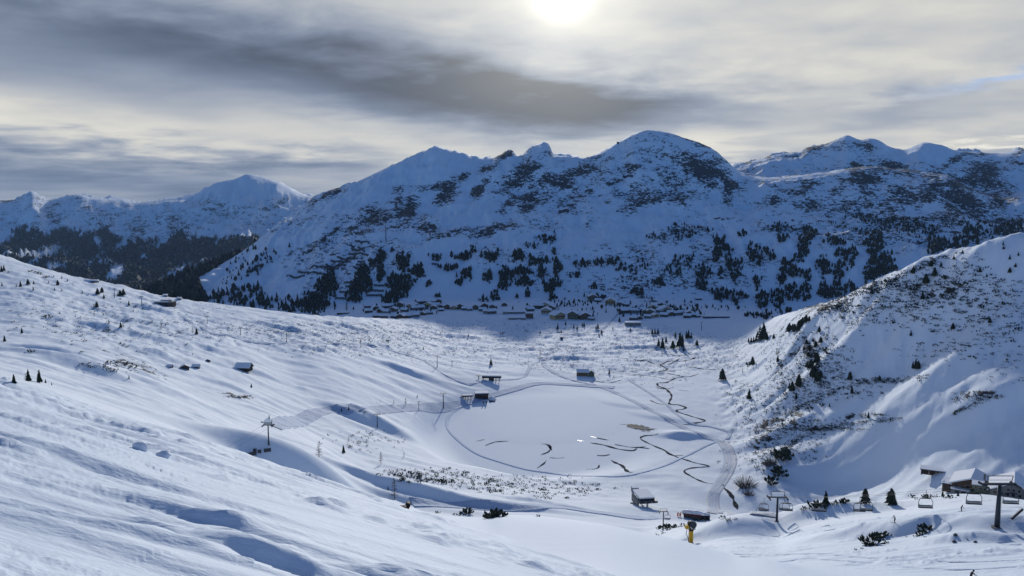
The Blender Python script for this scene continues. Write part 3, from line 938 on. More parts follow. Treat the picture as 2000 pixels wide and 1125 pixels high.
BROOKS = [
    (cr([(600,518),(520,540),(430,543),(380,550),(338,575),(388,605),(330,620),(250,628)], *B1), 2.2),
    (cr([(518,660),(450,670),(380,702),(320,705),(322,728),(370,745),(412,785),(418,810),(402,858),(470,865),(522,885),(500,898),(452,910),(550,945),(662,982),(580,1000),(490,1012)], *B1), 2.0),
    (cr([(1472,230),(1440,240),(1380,245),(1348,265),(1420,305),(1512,345),(1560,378),(1650,378)], *B2), 1.7),
    (cr([(1518,355),(1600,392),(1660,410),(1730,432),(1810,452),(1700,462),(1642,485),(1700,525),(1780,560),(1852,572)], *B2), 1.7),
    (cr([(302,312),(345,295),(380,286),(460,282)], *B2), 1.6),
    (cr([(1010,293),(1100,308),(1200,335),(1300,345),(1332,325),(1410,332)], *B2), 1.9),
    (cr([(1055,378),(1100,380),(1140,372)], *B2), 3.4),
    (cr([(1150,410),(1185,430),(1225,448),(1262,488),(1300,490)], *B2), 2.2),
    (cr([(672,375),(730,352),(740,315),(700,300),(680,303)], *B2), 1.5),
    (cr([(735,392),(790,397),(840,392)], *B2), 1.5),
    (cr([(980,470),(1030,470),(1062,462),(1070,442)], *B2), 1.4),
    (cr([(650,465),(700,430),(712,410)], *B2), 1.2),
    ([(1406,948),(1420,958),(1432,975),(1440,995)], 2.6),
    ([(1215,700),(1260,704),(1300,712),(1330,700)], 1.6),
    ([(1225,733),(1270,735),(1310,742)], 1.4),
    ([(1155,742),(1190,748),(1215,742)], 1.4),
    ([(1290,690),(1325,694),(1360,690)], 1.5), ([(1340,716),(1385,722),(1410,716)], 1.3), ([(1235,720),(1275,722)], 1.3), ([(1300,728),(1340,736),(1365,730)], 1.4),
    ([(1190,728),(1225,726),(1250,730)], 1.2), ([(1280,756),(1300,760),(1316,756)], 2.0), ([(1270,782),(1284,788),(1296,790)], 2.0), ([(1325,762),(1345,764)], 2.0),
    ([(1120,838),(1132,836)], 1.4), ([(1064,868),(1072,872),(1078,880)], 1.5), ([(1147,851),(1168,856),(1190,860)], 1.7), ([(930,862),(948,858)], 1.2), ([(1200,868),(1236,874),(1262,872)], 1.6),
]
for k, (p, w) in enumerate(BROOKS):
    ribbon('open_brook', p, w * 1.15, M_WATER, 0.22, 3.0, 0.8, 50 + k, True)
for k, (p, w) in enumerate([(cr([(1275,190),(1330,195),(1380,203),(1420,200),(1462,198)], *B2), 4.5), (cr([(1350,183),(1385,186),(1410,192)], *B2), 5.0),
                            (cr([(1205,168),(1240,170),(1275,172)], *B2), 3.6), (cr([(1340,212),(1380,218),(1420,219)], *B2), 2.5),
                            (cr([(1010,250),(1035,256),(1055,262)], *B2), 4.0), (cr([(925,278),(945,281),(965,282)], *B2), 2.6)]):
    ribbon('open_water', p, w * .5, M_OPEN, 0.30, 3.0, 0.5, 80 + k, True)


def lake_sheet():
    out = [(905,802),(930,788),(975,775),(1030,768),(1090,766),(1150,774),(1200,796),(1245,818),(1232,845),(1180,862),(1110,872),(1020,874),(950,866),(905,848),(893,822)]
    P = [at(*p) for p in out]
    c = sum(P, Vector()) / len(P)
    zt = zl + 0.35
    vs, fs, n = [(c.x, c.y, zt)], [], len(P)
    R = 5
    for r in range(1, R + 1):
        for i in range(n * 4):
            a, b = P[i // 4], P[(i // 4 + 1) % n]
            e = a.lerp(b, (i % 4) / 4)
            jt = 1 + 0.10 * float(fbm(np.array([e.x / 22.0]), np.array([e.y / 22.0]), 3, 77)[0])
            q = c.lerp(e, r / R * jt)
            vs.append((q.x, q.y, zt if r < R else min(zt, ground(q.x, q.y) - 0.2)))
    m4 = n * 4
    fs += [(0, 1 + i, 1 + (i + 1) % m4) for i in range(m4)]
    for r in range(R - 1):
        for i in range(m4):
            a, b = 1 + r * m4 + i, 1 + r * m4 + (i + 1) % m4
            fs.append((a, a + m4, b + m4, b))
    tag(link('frozen_lake', mesh('frozen_lake', vs, fs, M_LAND, True)), kind='structure')


lake_sheet()


# ------------------------------------------------------------------ plants
def spruce(seed, tiers=9, k=10, wide=0.2, round_top=False):
    r = random.Random(seed)
    c = MB()
    for i in range(tiers):
        f = i / tiers
        z0 = 0.07 + 0.86 * f
        rad = wide * ((1 - f) ** (0.85 if not round_top else 0.5)) * r.uniform(.85, 1.12) + 0.012
        z1 = z0 + (1.0 - z0) * 0.42 + 0.03
        off = (r.uniform(-.02, .02), r.uniform(-.02, .02))
        vs = [(off[0] * .3, off[1] * .3, min(z1, 1.0))]
        for j in range(2 * k):
            a = math.pi * j / k + r.uniform(-.12, .12) + i
            q = rad * (r.uniform(.85, 1.15) if j % 2 == 0 else r.uniform(.40, .62))
            vs.append((off[0] + q * math.cos(a), off[1] + q * math.sin(a), z0 - (0.035 if j % 2 == 0 else -0.02) * (1.2 - f) + r.uniform(-.01, .01)))
        n = 2 * k
        vs.append((off[0], off[1], z0 + 0.03))
        fs = [(0, 1 + j, 1 + (j + 1) % n) for j in range(n)] + [(n + 1, 1 + (j + 1) % n, 1 + j) for j in range(n)]
        c.add(vs, fs)
    t = MB().tube((0, 0, -0.05), (0, 0, 0.9), 0.018, 0.004, 6)
    return t, c


def larch(seed, n=90):
    r = random.Random(seed)
    t = MB().tube((0, 0, -0.04), (0, 0, 1.0), 0.017, 0.003, 6)
    c = MB()
    for i in range(n):
        z = 0.12 + 0.86 * r.random() ** 0.9
        a = r.uniform(0, 6.28)
        L = 0.20 * (1 - z) ** 0.7 * r.uniform(.6, 1.15) + 0.025
        dz = L * r.uniform(-.25, .35)
        e = (L * math.cos(a), L * math.sin(a), z + dz)
        c.tube((0, 0, z), e, 0.0060, 0.0026, 3)
        for q in range(3):
            u = r.uniform(.3, 1)
            b = a + r.uniform(-1.2, 1.2)
            l2 = L * .38
            p = (e[0] * u, e[1] * u, z + dz * u)
            c.tube(p, (p[0] + l2 * math.cos(b), p[1] + l2 * math.sin(b), p[2] + r.uniform(-.02, .025)), 0.0036, 0.0018, 3)
    return t, c


def pine_bush(seed, n=22, spread=1.0, hgt=0.8):
    """dwarf pine: upward sweeping arms that end in dense tufts; about 2 units wide"""
    r = random.Random(seed)
    st, tu = MB(), MB()
    for i in range(n):
        a = r.uniform(0, 6.28)
        q = spread * math.sqrt(r.random())
        z = hgt * r.uniform(.35, 1.0) * (1 - 0.45 * (q / spread) ** 2)
        e = Vector((q * math.cos(a), q * math.sin(a), z))
        st.tube((e.x * .35, e.y * .35, -0.1), e, 0.035, 0.02, 3)
        w = r.uniform(.13, .22)
        tip = e + Vector((math.cos(a) * .12, math.sin(a) * .12, r.uniform(.16, .30)))
        base = e - Vector((math.cos(a) * .15, math.sin(a) * .15, r.uniform(.18, .34)))
        vs = [base, tip]
        m = 5
        for j in range(m):
            b = 6.283 * j / m + a
            ww = w * r.uniform(.7, 1.25)
            vs.append(e + Vector((ww * math.cos(b), ww * math.sin(b), r.uniform(-.07, .07))))
        fs = [(0, 2 + (j + 1) % m, 2 + j) for j in range(m)] + [(1, 2 + j, 2 + (j + 1) % m) for j in range(m)]
        tu.add(vs, fs)
    return st, tu


def bare_bush(seed, n=190):
    r = random.Random(seed)
    tu = MB()
    for i in range(n):
        a = r.uniform(0, 6.28)
        q = math.sqrt(r.random()) * .9
        tu.tube((q * .4 * math.cos(a), q * .4 * math.sin(a), -0.05), (q * math.cos(a), q * math.sin(a), r.uniform(.3, .9) * (1.1 - q * .6)), .011, .005, 3)
    return tu


def two(name_a, a, ma, name_b, b, mb):
    return [(name_a, a.mesh(name_a, ma), []), (name_b, b.mesh(name_b, mb), [])]


SPEC = {
    'S': [two('trunk', t, M_BARK, 'crown', c, M_SPRUCE) for t, c in (spruce(i, 9, 9, 0.19 + .02 * (i % 3)) for i in range(5))],
    'P': [two('trunk', t, M_BARK, 'crown', c, M_SPRUCE2) for t, c in (spruce(20 + i, 9, 7, 0.33, True) for i in range(4))],
    'L': [two('trunk', t, M_BARK, 'branches', c, M_LARCH) for t, c in (larch(i) for i in range(4))],
    'B': [two('stems', t, M_BARK, 'foliage', c, M_SCRUB) for t, c in (pine_bush(i) for i in range(5))],
}
KNAME = {'S': ('spruce_tree', 'tree'), 'P': ('stone_pine_tree', 'tree'), 'L': ('larch_tree', 'tree'), 'B': ('dwarf_pine_bush', 'bush'), 'T': ('bare_bush', 'bush')}
T_MESH = [bare_bush(i).mesh('bare_bush', M_TWIG) for i in range(3)]
# small copies whose parts cannot be told apart in the picture: one mesh each
SMALL = {}
for kk in 'SPLB':
    SMALL[kk] = []
    for i in range(3):
        if kk == 'S':
            t_, c_ = spruce(40 + i, 5, 6, .2)
        elif kk == 'P':
            t_, c_ = spruce(50 + i, 5, 5, .33, True)
        elif kk == 'L':
            t_, c_ = larch(60 + i, 26)
        else:
            t_, c_ = pine_bush(70 + i, 11)
        c_.add(t_.v, t_.f)
        SMALL[kk].append(c_.mesh(KNAME[kk][0], {'S': M_SPRUCE, 'P': M_SPRUCE2, 'L': M_LARCH, 'B': M_SCRUB}[kk]))


def spawn(spec, o):
    for nm, me, kids in spec:
        c = link(nm, me, o)
        spawn(kids, c)


def plant(kind, pos, hgt, label, group=None, small=False, sq=1.0):
    nm, cat = KNAME[kind]
    rz = random.uniform(0, 6.28)
    if kind == 'T':
        o = link(nm, random.choice(T_MESH))
    elif small:
        o = link(nm, random.choice(SMALL[kind]))
    else:
        o = link(nm, None)
        spawn(random.choice(SPEC[kind]), o)
    o.location = pos
    o.rotation_euler = (random.uniform(-.03, .03), random.uniform(-.03, .03), rz)
    o.scale = (hgt * sq, hgt * sq, hgt)
    return tag(o, label, cat, group)


ORD = ['first', 'second', 'third', 'fourth', 'fifth', 'sixth', 'seventh', 'eighth', 'ninth', 'tenth']
KL = {'S': 'dark slender spruce', 'P': 'broad dark stone pine', 'L': 'bare brown larch', 'B': 'low dark dwarf pine bush', 'T': 'leafless grey bush'}
KS = {'S': 'spruce', 'P': 'pine', 'L': 'larch', 'B': 'bush', 'T': 'leafless bush'}
PLANTS = {
    'on the crest of the left snow slope, against the dark valley': [(72,533,5,'B'),(87,543,6,'B'),(105,541,5,'S'),(121,544,7,'S'),(78,536,5,'B'),(60,531,5,'B'),(132,549,6,'S'),(96,541,5,'S')],
    'at the far left edge below the snow crest': [(3,531,14,'S'),(8,529,13,'S'),(16,533,6,'S'),(4,559,9,'S')],
    'in the row high on the left snow slope': [(40,560,13,'S'),(32,560,7,'S'),(55,556,12,'P'),(66,555,9,'S'),(65,567,9,'S'),(113,557,11,'P'),(107,567,7,'S'),(121,568,6,'S'),(95,553,6,'S')],
    'beside the upper lift pylon on the left slope': [(143,560,10,'L'),(189,600,12,'P'),(184,600,8,'S'),(191,576,14,'P'),(199,572,12,'P'),(203,583,9,'P'),(161,573,7,'S')],
    'between the two upper left lift pylons': [(235,577,12,'P'),(241,576,13,'P'),(230,578,8,'S'),(252,597,11,'S'),(265,600,4,'B'),(279,604,6,'S'),(260,608,6,'S')],
    'scattered on the open left slope above the barns': [(93,621,8,'B'),(110,617,6,'L'),(117,613,6,'S'),(184,619,12,'L'),(202,616,6,'S'),(213,631,8,'S'),(147,619,5,'S'),(158,619,4,'S'),(209,648,7,'B')],
    'above the hay barns on the left slope': [(236,640,13,'S'),(241,641,18,'L'),(248,627,4,'B'),(315,643,15,'L'),(323,636,6,'S'),(376,652,15,'L'),(384,653,15,'S'),(376,693,5,'S'),(350,650,4,'B')],
    'left of the hay barns on the broken snow edge': [(228,664,6,'L'),(235,671,6,'S'),(247,711,8,'B'),(287,691,4,'S'),(160,688,4,'B'),(241,674,4,'B'),(248,678,4,'B')],
    'standing alone on the smooth left slope': [(43,651,13,'S'),(9,667,14,'S'),(60,688,7,'B')],
    'in the group at the left edge above the near slope': [(27,747,21,'S'),(50,744,16,'L'),(56,745,27,'S'),(77,747,28,'S'),(89,748,10,'S'),(101,752,7,'S'),(18,740,4,'S')],
    'alone on the snow between barn and left trees': [(252,740,9,'S')],
    'alone below the large grey barn': [(491,757,10,'S')],
    'on the shaded knoll above the piste bend': [(667,804,9,'S'),(681,801,10,'S'),(702,804,4,'B'),(713,806,4,'B')],
    'along the piste left of the lower lift hut': [(743,787,7,'L'),(769,791,11,'L'),(792,792,15,'L'),(815,776,6,'S'),(736,788,5,'L'),(757,790,5,'L')],
    'in the hollow below the tall lift pylon': [(623,893,33,'L'),(671,885,19,'S'),(744,907,26,'L'),(681,863,13,'L'),(789,893,12,'L'),(786,880,8,'L')],
    'at the foot of the shaded snow bank': [(771,976,44,'L'),(758,957,10,'S')],
    'near the upper end of the hollow by the far pylon': [(883,717,13,'L'),(827,683,7,'S'),(757,667,5,'B'),(873,690,6,'L')],
    'alone above the long dark lift shelter': [(959,713,15,'S')],
    'on the hummocks left of the bent road': [(1055,697,16,'L'),(1055,652,9,'S'),(915,658,8,'S'),(981,653,5,'B'),(1029,648,4,'B'),(992,694,8,'L')],
    'below the ochre house of the village': [(1089,644,14,'S'),(1094,650,5,'B'),(1105,635,10,'S'),(1121,640,9,'S'),(1127,644,10,'S'),(1137,637,9,'S'),(1141,638,11,'S')],
    'in the clump right of the road into the village': [(1164,643,9,'S'),(1168,643,13,'S'),(1175,652,9,'P'),(1197,643,7,'S'),(1170,657,8,'S'),(1210,629,12,'S'),(1231,647,10,'S')],
    'beside the yellow brown chalet': [(1190,731,11,'S'),(1199,738,6,'S')],
    'in the left half of the dark grove on the plain': [(1274,653,13,'S'),(1279,653,13,'S'),(1285,653,13,'S'),(1277,668,12,'L'),(1286,677,18,'S'),(1294,681,24,'S'),(1301,669,14,'S')],
    'in the right half of the dark grove on the plain': [(1314,681,17,'P'),(1319,659,13,'S'),(1327,679,33,'S'),(1332,677,26,'S'),(1341,662,17,'S'),(1345,661,19,'S'),(1350,661,13,'S'),(1335,686,12,'S'),(1321,689,8,'L'),(1361,675,12,'P')],
    'around the dark wooded outcrop on the plain': [(1484,664,30,'S'),(1490,664,38,'S'),(1495,664,25,'S'),(1477,668,16,'S'),(1462,669,11,'S'),(1467,669,12,'S'),(1472,669,13,'S'),(1511,662,11,'P'),(1480,666,22,'S'),(1498,664,18,'S')],
    'at the foot of the right hill beside the plain': [(1411,742,24,'P'),(1450,729,11,'L'),(1463,714,9,'B'),(1470,713,18,'P'),(1463,780,24,'S'),(1487,693,8,'L'),(1492,691,9,'L'),(1519,708,17,'S'),(1516,694,14,'L')],
    'low on the left flank of the right hill': [(1541,760,15,'S'),(1547,764,21,'P'),(1555,780,15,'S'),(1560,756,27,'P'),(1583,798,8,'B'),(1607,793,7,'B'),(1535,770,7,'B')],
    'in the dark cluster halfway up the left flank': [(1576,718,13,'P'),(1584,721,22,'P'),(1587,737,22,'P'),(1595,710,23,'P'),(1597,745,22,'P'),(1603,737,15,'P'),(1579,697,12,'P'),(1591,727,15,'P')],
    'around the crag where the right hill meets the plain': [(1581,686,14,'P'),(1593,678,14,'P'),(1570,684,10,'P'),(1603,670,14,'P'),(1600,649,13,'P'),(1588,668,10,'P'),(1616,686,9,'B'),(1575,672,11,'P'),(1609,684,8,'B')],
    'in the dark row at the left toe of the hill crest': [(1541,649,20,'P'),(1552,649,18,'P'),(1560,646,22,'P'),(1567,636,18,'P'),(1574,631,18,'P'),(1548,645,14,'P'),(1580,628,12,'P'),(1563,640,18,'P')],
    'along the skyline of the right hill': [(1636,681,6,'S'),(1640,600,7,'B'),(1703,574,12,'P'),(1762,544,7,'S'),(1770,560,9,'S'),(1783,535,15,'P'),(1797,526,8,'P'),(1818,521,14,'P'),(1838,521,10,'P')],
    'on the crest at the top of the right hill': [(1863,507,10,'P'),(1880,495,8,'P'),(1914,532,11,'P'),(1927,541,9,'S'),(1959,479,10,'S'),(1972,507,11,'S'),(1989,500,10,'S'),(1960,487,8,'P')],
    'just below the crest of the right hill': [(1802,585,19,'S'),(1812,584,9,'P'),(1808,554,21,'P'),(1825,540,19,'P'),(1752,547,7,'B'),(1972,533,12,'P'),(1983,522,9,'P'),(1790,560,9,'B'),(1846,545,9,'B')],
    'on the shaded face of the right hill': [(1933,631,13,'P'),(1927,624,8,'B'),(1861,643,14,'P'),(1779,656,13,'S'),(1783,720,16,'S'),(1788,721,22,'S'),(1793,721,18,'P'),(1824,648,6,'B'),(1798,673,7,'B')],
    'beside the ledge across the shaded hill face': [(1660,742,18,'P'),(1664,769,18,'S'),(1718,744,12,'P'),(1696,817,15,'S'),(1620,795,10,'S'),(1710,741,6,'B'),(1737,741,5,'B')],
    'behind the ridge left of the restaurant': [(1613,984,30,'S'),(1690,982,32,'P'),(1740,985,36,'P')],
    'at the lower left corner of the right hill': [(1526,897,24,'B'),(1523,927,18,'B'),(1505,944,16,'B'),(1502,908,20,'T'),(1456,951,30,'T'),(1462,967,16,'T'),(1533,886,14,'B')],
    'in front of the restaurant': [(1898,972,22,'P'),(1905,975,16,'B'),(1891,974,14,'B')],
    'on the lit ridge in front of the restaurant': [(1783,971,8,'B'),(1809,973,9,'B'),(1815,972,8,'B'),(1829,971,7,'B'),(1841,970,15,'S'),(1849,972,8,'B'),(1858,973,8,'B'),(1871,969,13,'S'),(1790,975,5,'B')],
    'on the ridge by the middle lift pylon': [(1595,991,17,'B'),(1607,990,10,'B'),(1572,994,8,'B'),(1628,985,7,'B'),(1640,982,10,'B'),(1649,981,10,'B'),(1567,996,5,'B')],
    'by the foot of the lift pylon above the snow gun': [(1288,1033,9,'B'),(1302,1031,10,'B'),(1311,1031,10,'B'),(1321,1030,8,'B'),(1334,1028,7,'B'),(1283,1045,5,'B'),(1295,1042,6,'B'),(1305,1036,7,'B'),(1362,1018,8,'B'),(1372,1017,8,'B')],
    'on the smooth bank right of the snow gun': [(1703,1063,24,'B'),(1716,1052,14,'B'),(1728,1048,12,'B'),(1695,1066,10,'B'),(1733,1060,7,'B'),(1672,1074,5,'B'),(1684,1072,5,'B')],
    'on the mound below the chairs': [(1806,1037,17,'B'),(1798,1044,10,'B'),(1791,1048,7,'B'),(1808,1049,4,'B')],
    'behind the crest of the near snow field': [(912,1006,13,'B'),(907,1008,8,'B'),(887,1007,6,'B'),(895,1008,6,'B'),(854,1003,6,'B'),(965,1012,20,'B'),(975,1012,17,'B'),(955,1013,12,'B'),(1050,1011,6,'B')],
    'on the road plateau near the lift station': [(1424,1016,7,'B'),(1412,1014,8,'B'),(1437,1014,4,'B'),(1411,949,4,'B')],
}
ORDL = ORD + ['eleventh', 'twelfth', 'thirteenth', 'fourteenth', 'fifteenth', 'sixteenth']
n_tree_ind, n_bush_ind = 0, 0
for place, lst in PLANTS.items():
    lst = sorted(lst, key=lambda q: q[0])
    cnt, idx = {}, {}
    for q in lst:
        cnt[q[3]] = cnt.get(q[3], 0) + 1
    for (px, py, h, kd) in lst:
        near_ridge = 'near snow field' in place
        p = at(px, py, 480) if 'in front of the restaurant' == place else at(px, py)
        if p is None:
            continue
        if near_ridge:           # stand just behind the crest
            p = p + Vector((p.x, p.y, 0)).normalized() * 3
            p.z = ground(p.x, p.y)
        dist = math.hypot(p.x, p.y) * math.cos(math.atan2(p.x, p.y))
        H_ = h * dist / FPX
        p.z -= 0.15
        idx[kd] = idx.get(kd, 0) + 1
        if cnt[kd] == 1:
            lab, grp = KL[kd] + ' ' + place, None
        else:
            lab, grp = ORD[idx[kd] - 1] + ' ' + KL[kd] + ' from left ' + place, 'plants ' + place
        if len(lab.split()) > 16:
            lab = lab.replace(KL[kd], KS[kd])
        if kd in 'BT':
            n_bush_ind += 1
            plant(kd, p, H_ * 1.05, lab, grp, h < 9, 1.0)
        else:
            n_tree_ind += 1
            plant(kd, p, H_ * 1.06, lab, grp, h < 11)

# scattered scrub and mountain trees -----------------------------------------
def scat(cx, cy, rx, ry, n, hpx, kind, rot=0.0, place=''):
    out = []
    n = int(n * (1.75 if kind == 'S' else 1.5))
    c, s_ = math.cos(math.radians(rot)), math.sin(math.radians(rot))
    for _ in range(n):
        a, q = RNG.uniform(0, 6.283), math.sqrt(RNG.uniform())
        q = q * (1 + 0.25 * math.sin(3 * a + cx) + RNG.normal(0, .12))
        u, v = q * rx * math.cos(a), q * ry * math.sin(a)
        out.append((cx + u * c - v * s_, cy + u * s_ + v * c, hpx * float(np.clip(RNG.normal(1, .33), .35, 1.9)), kind, place))
    return out


MT = []
c2t = [(395,748,25,32,26),(392,830,20,50,24),(345,780,28,16,10),(515,780,35,50,44),(590,825,42,28,34),(110,900,60,60,90),(300,880,48,70,90),(500,905,70,60,120),(450,975,60,35,40),(50,1000,60,60,80),(250,950,40,50,50),
       (455,712,15,10,5),(690,755,30,16,12),(830,750,48,18,20),(890,712,25,18,12),(760,808,60,14,18),(850,850,38,28,22),(815,885,20,18,10),(985,748,45,28,20),(970,860,25,30,18),(1065,860,42,55,50),(1150,830,50,18,22),(1165,885,42,25,26),
       (1130,745,38,32,22),(1235,772,62,22,28),(1340,810,22,38,22),(1310,900,50,38,44),(1280,655,60,30,24),(1205,690,40,20,12),(1255,830,20,25,12),(1320,720,25,25,8),(1010,960,25,24,12),(1180,948,14,20,8),(940,985,30,14,6),(1320,965,20,14,5),
       (1480,790,55,14,12),(1560,780,34,20,12),(1640,780,30,14,8),(1440,850,32,14,9),(1540,912,16,14,5),(1880,890,30,16,9),(1760,940,40,14,7),(1550,970,60,14,10),(650,905,18,16,5),(700,960,12,14,3),(1125,965,10,20,4),(1700,820,60,20,8),(1860,640,60,16,8)]
for cx, cy, rx, ry, n in c2t:
    MT += scat(600 + cx / 2.744, 230 + cy / 2.744, rx / 2.744, ry / 2.744, int(n * 1.2), 8.4 if cy > 720 else 6.2, 'S', 0, 'A')
c3t = [(512,605,30,24,22),(520,652,45,32,34),(490,692,18,20,10),(430,780,38,58,36),(590,745,34,58,34),(515,762,14,24,8),(555,705,18,18,6),(540,868,70,28,34),(600,898,25,20,8),(678,665,38,45,32),(705,718,10,12,4),(742,655,14,18,7),
       (770,682,18,28,8),(822,592,25,18,12),(800,542,70,26,30),(945,575,34,36,26),(930,612,38,28,18),(925,660,22,26,12),(895,692,25,25,12),(850,750,60,46,44),(818,800,24,22,10),(700,805,20,34,12),(945,782,18,36,12),(718,905,34,48,36),
       (795,885,40,48,34),(860,860,40,36,26),(925,862,40,40,26),(1020,725,38,46,30),(1070,608,50,22,22),(1140,685,50,48,42),(1090,762,30,55,28),(1020,835,28,58,28),(1085,875,50,55,50),(1150,850,40,45,34),(1270,605,50,40,34),(1290,705,66,78,90),
       (1262,785,50,58,48),(1330,775,50,46,44),(1230,560,60,18,16),(1320,522,90,26,34),(1440,545,80,44,36),(1540,552,40,22,16),(1560,622,50,50,44),(1640,645,50,36,32),(1725,600,60,55,46),(1805,560,90,44,56),(1905,548,70,36,40),(1960,518,40,34,20),
       (880,955,90,16,40),(1240,500,60,16,12),(650,880,20,10,3),(340,700,60,30,14),(280,740,60,30,12),(120,720,60,30,8),(230,820,30,16,6),(120,860,30,14,6),(700,970,60,12,18),(800,985,80,10,24),(620,575,20,14,6),(350,560,110,40,34),(1180,480,60,20,12)]
for cx, cy, rx, ry, n in c3t:
    MT += scat(1200 + cx / 2.5, 230 + cy / 2.5, rx / 2.5, ry / 2.5, int(n * 1.2), 8.0 if cy > 560 else 5.4, 'S', 0, 'B')
MT += scat(1300,520,150,50,160,4.0,'B',0,'B') + scat(1650,450,130,22,120,4.5,'B',0,'B') + scat(1450,520,60,40,60,4,'B') + scat(1000,500,110,22,60,3.6,'B') + scat(660,450,80,14,60,3.5,'B',-38) + scat(1800,440,90,20,90,4.5,'B') + scat(600,500,60,30,60,3.5,'B',-30)
MT += scat(1290,606,70,9,40,7,'S') + scat(790,606,75,10,30,6,'S') + scat(1345,612,30,8,24,8,'S') + scat(1060,600,40,6,14,7,'S')
MT += scat(1250,600,200,10,60,6,'S') + scat(1120,592,60,8,20,6,'S') + scat(1180,620,130,10,22,7,'S') + scat(1550,632,40,10,30,9,'S') + scat(470,585,60,22,90,10,'S') + scat(560,600,80,16,110,10,'S') + scat(490,520,70,24,60,7,'S',-30)
FT = []
tries = 0
while len(FT) < 8500 and tries < 60000:
    tries += 1
    x, y = RNG.uniform(-40, 560), RNG.uniform(438, 618)
    FT.append((x, y, 0, 'F', ''))
FT = FT[:14000]

SC = []     # scrub nearer by: height in metres at the end
for a in [(1000,664,430,30,2300,.85),(1250,692,160,40,800,.8),(700,645,290,20,900,.8),(1420,700,60,30,160,.9),(1080,705,60,22,140,.9),(860,932,75,14,100,1.3),(960,950,70,14,70,1.2),(1090,955,100,16,90,1.2),(1015,935,120,8,40,1.0),(790,925,40,10,40,1.2),
          (1560,735,75,75,420,1.5),(1480,790,60,55,180,1.3),(1610,700,50,60,150,1.6),(1700,595,150,45,300,1.7),(1860,560,140,50,320,1.7),(1900,640,110,50,160,1.6),(1700,560,150,12,160,1.8),(1640,600,40,14,80,1.8),(1545,850,70,50,160,1.3),(1530,850,60,36,70,1.1),(1600,830,70,14,80,1.2),(1660,760,60,22,60,1.4),
          (720,862,80,22,60,.9),(230,625,220,52,230,1.0),(470,650,120,20,90,.8),(900,700,140,14,90,.8),(1250,735,90,24,90,.8),(1500,905,30,30,60,1.3),(1905,775,50,8,50,1.0),(1730,745,60,5,50,1.3),(1590,838,90,4,90,1.2),(1700,812,40,4,30,1.2),
          (230,715,60,10,60,.9),(600,640,160,16,140,.7),(1380,690,90,20,70,.8),(1820,690,60,20,30,1.2),(1960,700,50,60,30,1.2),(470,775,30,3,30,.8),(1440,870,60,50,70,.9),(1650,560,14,30,10,1.6),(1180,640,200,10,110,.9),(350,600,160,14,60,.8),(760,700,200,40,40,.7),(1100,715,70,16,60,.8)]:
    for q in scat(a[0], a[1], a[2], a[3], a[4], 1.0, 'B'):
        SC.append((q[0], q[1], q[2] * a[5]))
for pl, n, hh in (([(1505,905),(1530,880),(1570,852),(1640,832),(1700,824),(1760,818)], 260, 1.3), ([(1540,812),(1560,796),(1600,780),(1650,757),(1690,745),(1740,741),(1815,734)], 240, 1.3),
                  ([(1850,500),(1800,520),(1740,548),(1690,566),(1640,598),(1600,612)], 200, 2.0), ([(1655,650),(1690,610),(1730,580)], 70, 1.5), ([(1555,640),(1580,672),(1600,700),(1595,740)], 160, 2.0), ([(1860,810),(1900,790),(1950,772)], 80, 1.2)):
    for _ in range(n):
        u = RNG.uniform(0, len(pl) - 1.001)
        a, b, f = pl[int(u)], pl[int(u) + 1], u % 1
        SC.append((a[0] + (b[0] - a[0]) * f + RNG.normal(0, 3), a[1] + (b[1] - a[1]) * f + RNG.normal(0, 2.6), hh * RNG.uniform(.6, 1.3)))


def base_arrays(me_list):
    out = []
    for me in me_list:
        v = np.empty(len(me.vertices) * 3, np.float32)
        me.vertices.foreach_get('co', v)
        out.append((v.reshape(-1, 3), [tuple(p.vertices) for p in me.polygons]))
    return out


def merged(name, base, pts, m, label=None):
    """pts: x, y, z, height, width factor"""
    tri = []
    for v, fs in base:
        t = []
        for f in fs:
            for k in range(1, len(f) - 1):
                t.append((f[0], f[k], f[k + 1]))
        tri.append(np.array(t, np.int32))
    V, F, k = [], [], 0
    for i, (x, y, z, h, w) in enumerate(pts):
        b = int(RNG.integers(len(base)))
        v = base[b][0]
        a = RNG.uniform(0, 6.28)
        c, s_ = math.cos(a), math.sin(a)
        q = np.empty_like(v)
        q[:, 0] = (v[:, 0] * c - v[:, 1] * s_) * h * w + x
        q[:, 1] = (v[:, 0] * s_ + v[:, 1] * c) * h * w + y
        q[:, 2] = v[:, 2] * h + z
        V.append(q)
        F.append(tri[b] + k)
        k += len(v)
    V, F = np.concatenate(V), np.concatenate(F)
    me = bpy.data.meshes.new(name)
    me.vertices.add(len(V))
    me.vertices.foreach_set('co', V.ravel())
    me.loops.add(F.size)
    me.loops.foreach_set('vertex_index', F.ravel())
    me.polygons.add(len(F))
    me.polygons.foreach_set('loop_start', np.arange(0, F.size, 3, dtype=np.int32))
    me.materials.append(m)
    me.update(calc_edges=True)
    o = link(name, me)
    tag(o, label, None, None, 'stuff')
    return o


def cone_tree(n=5):
    mb = MB()
    for (z0, z1, r) in ((.05, .62, .21), (.38, 1.0, .14)):
        vs = [(0, 0, z1)] + [(r * (1.15 if j % 2 else .85) * math.cos(6.283 * j / n), r * math.sin(6.283 * j / n), z0) for j in range(n)]
        mb.add(vs, [(0, 1 + j, 1 + (j + 1) % n) for j in range(n)])
    return mb


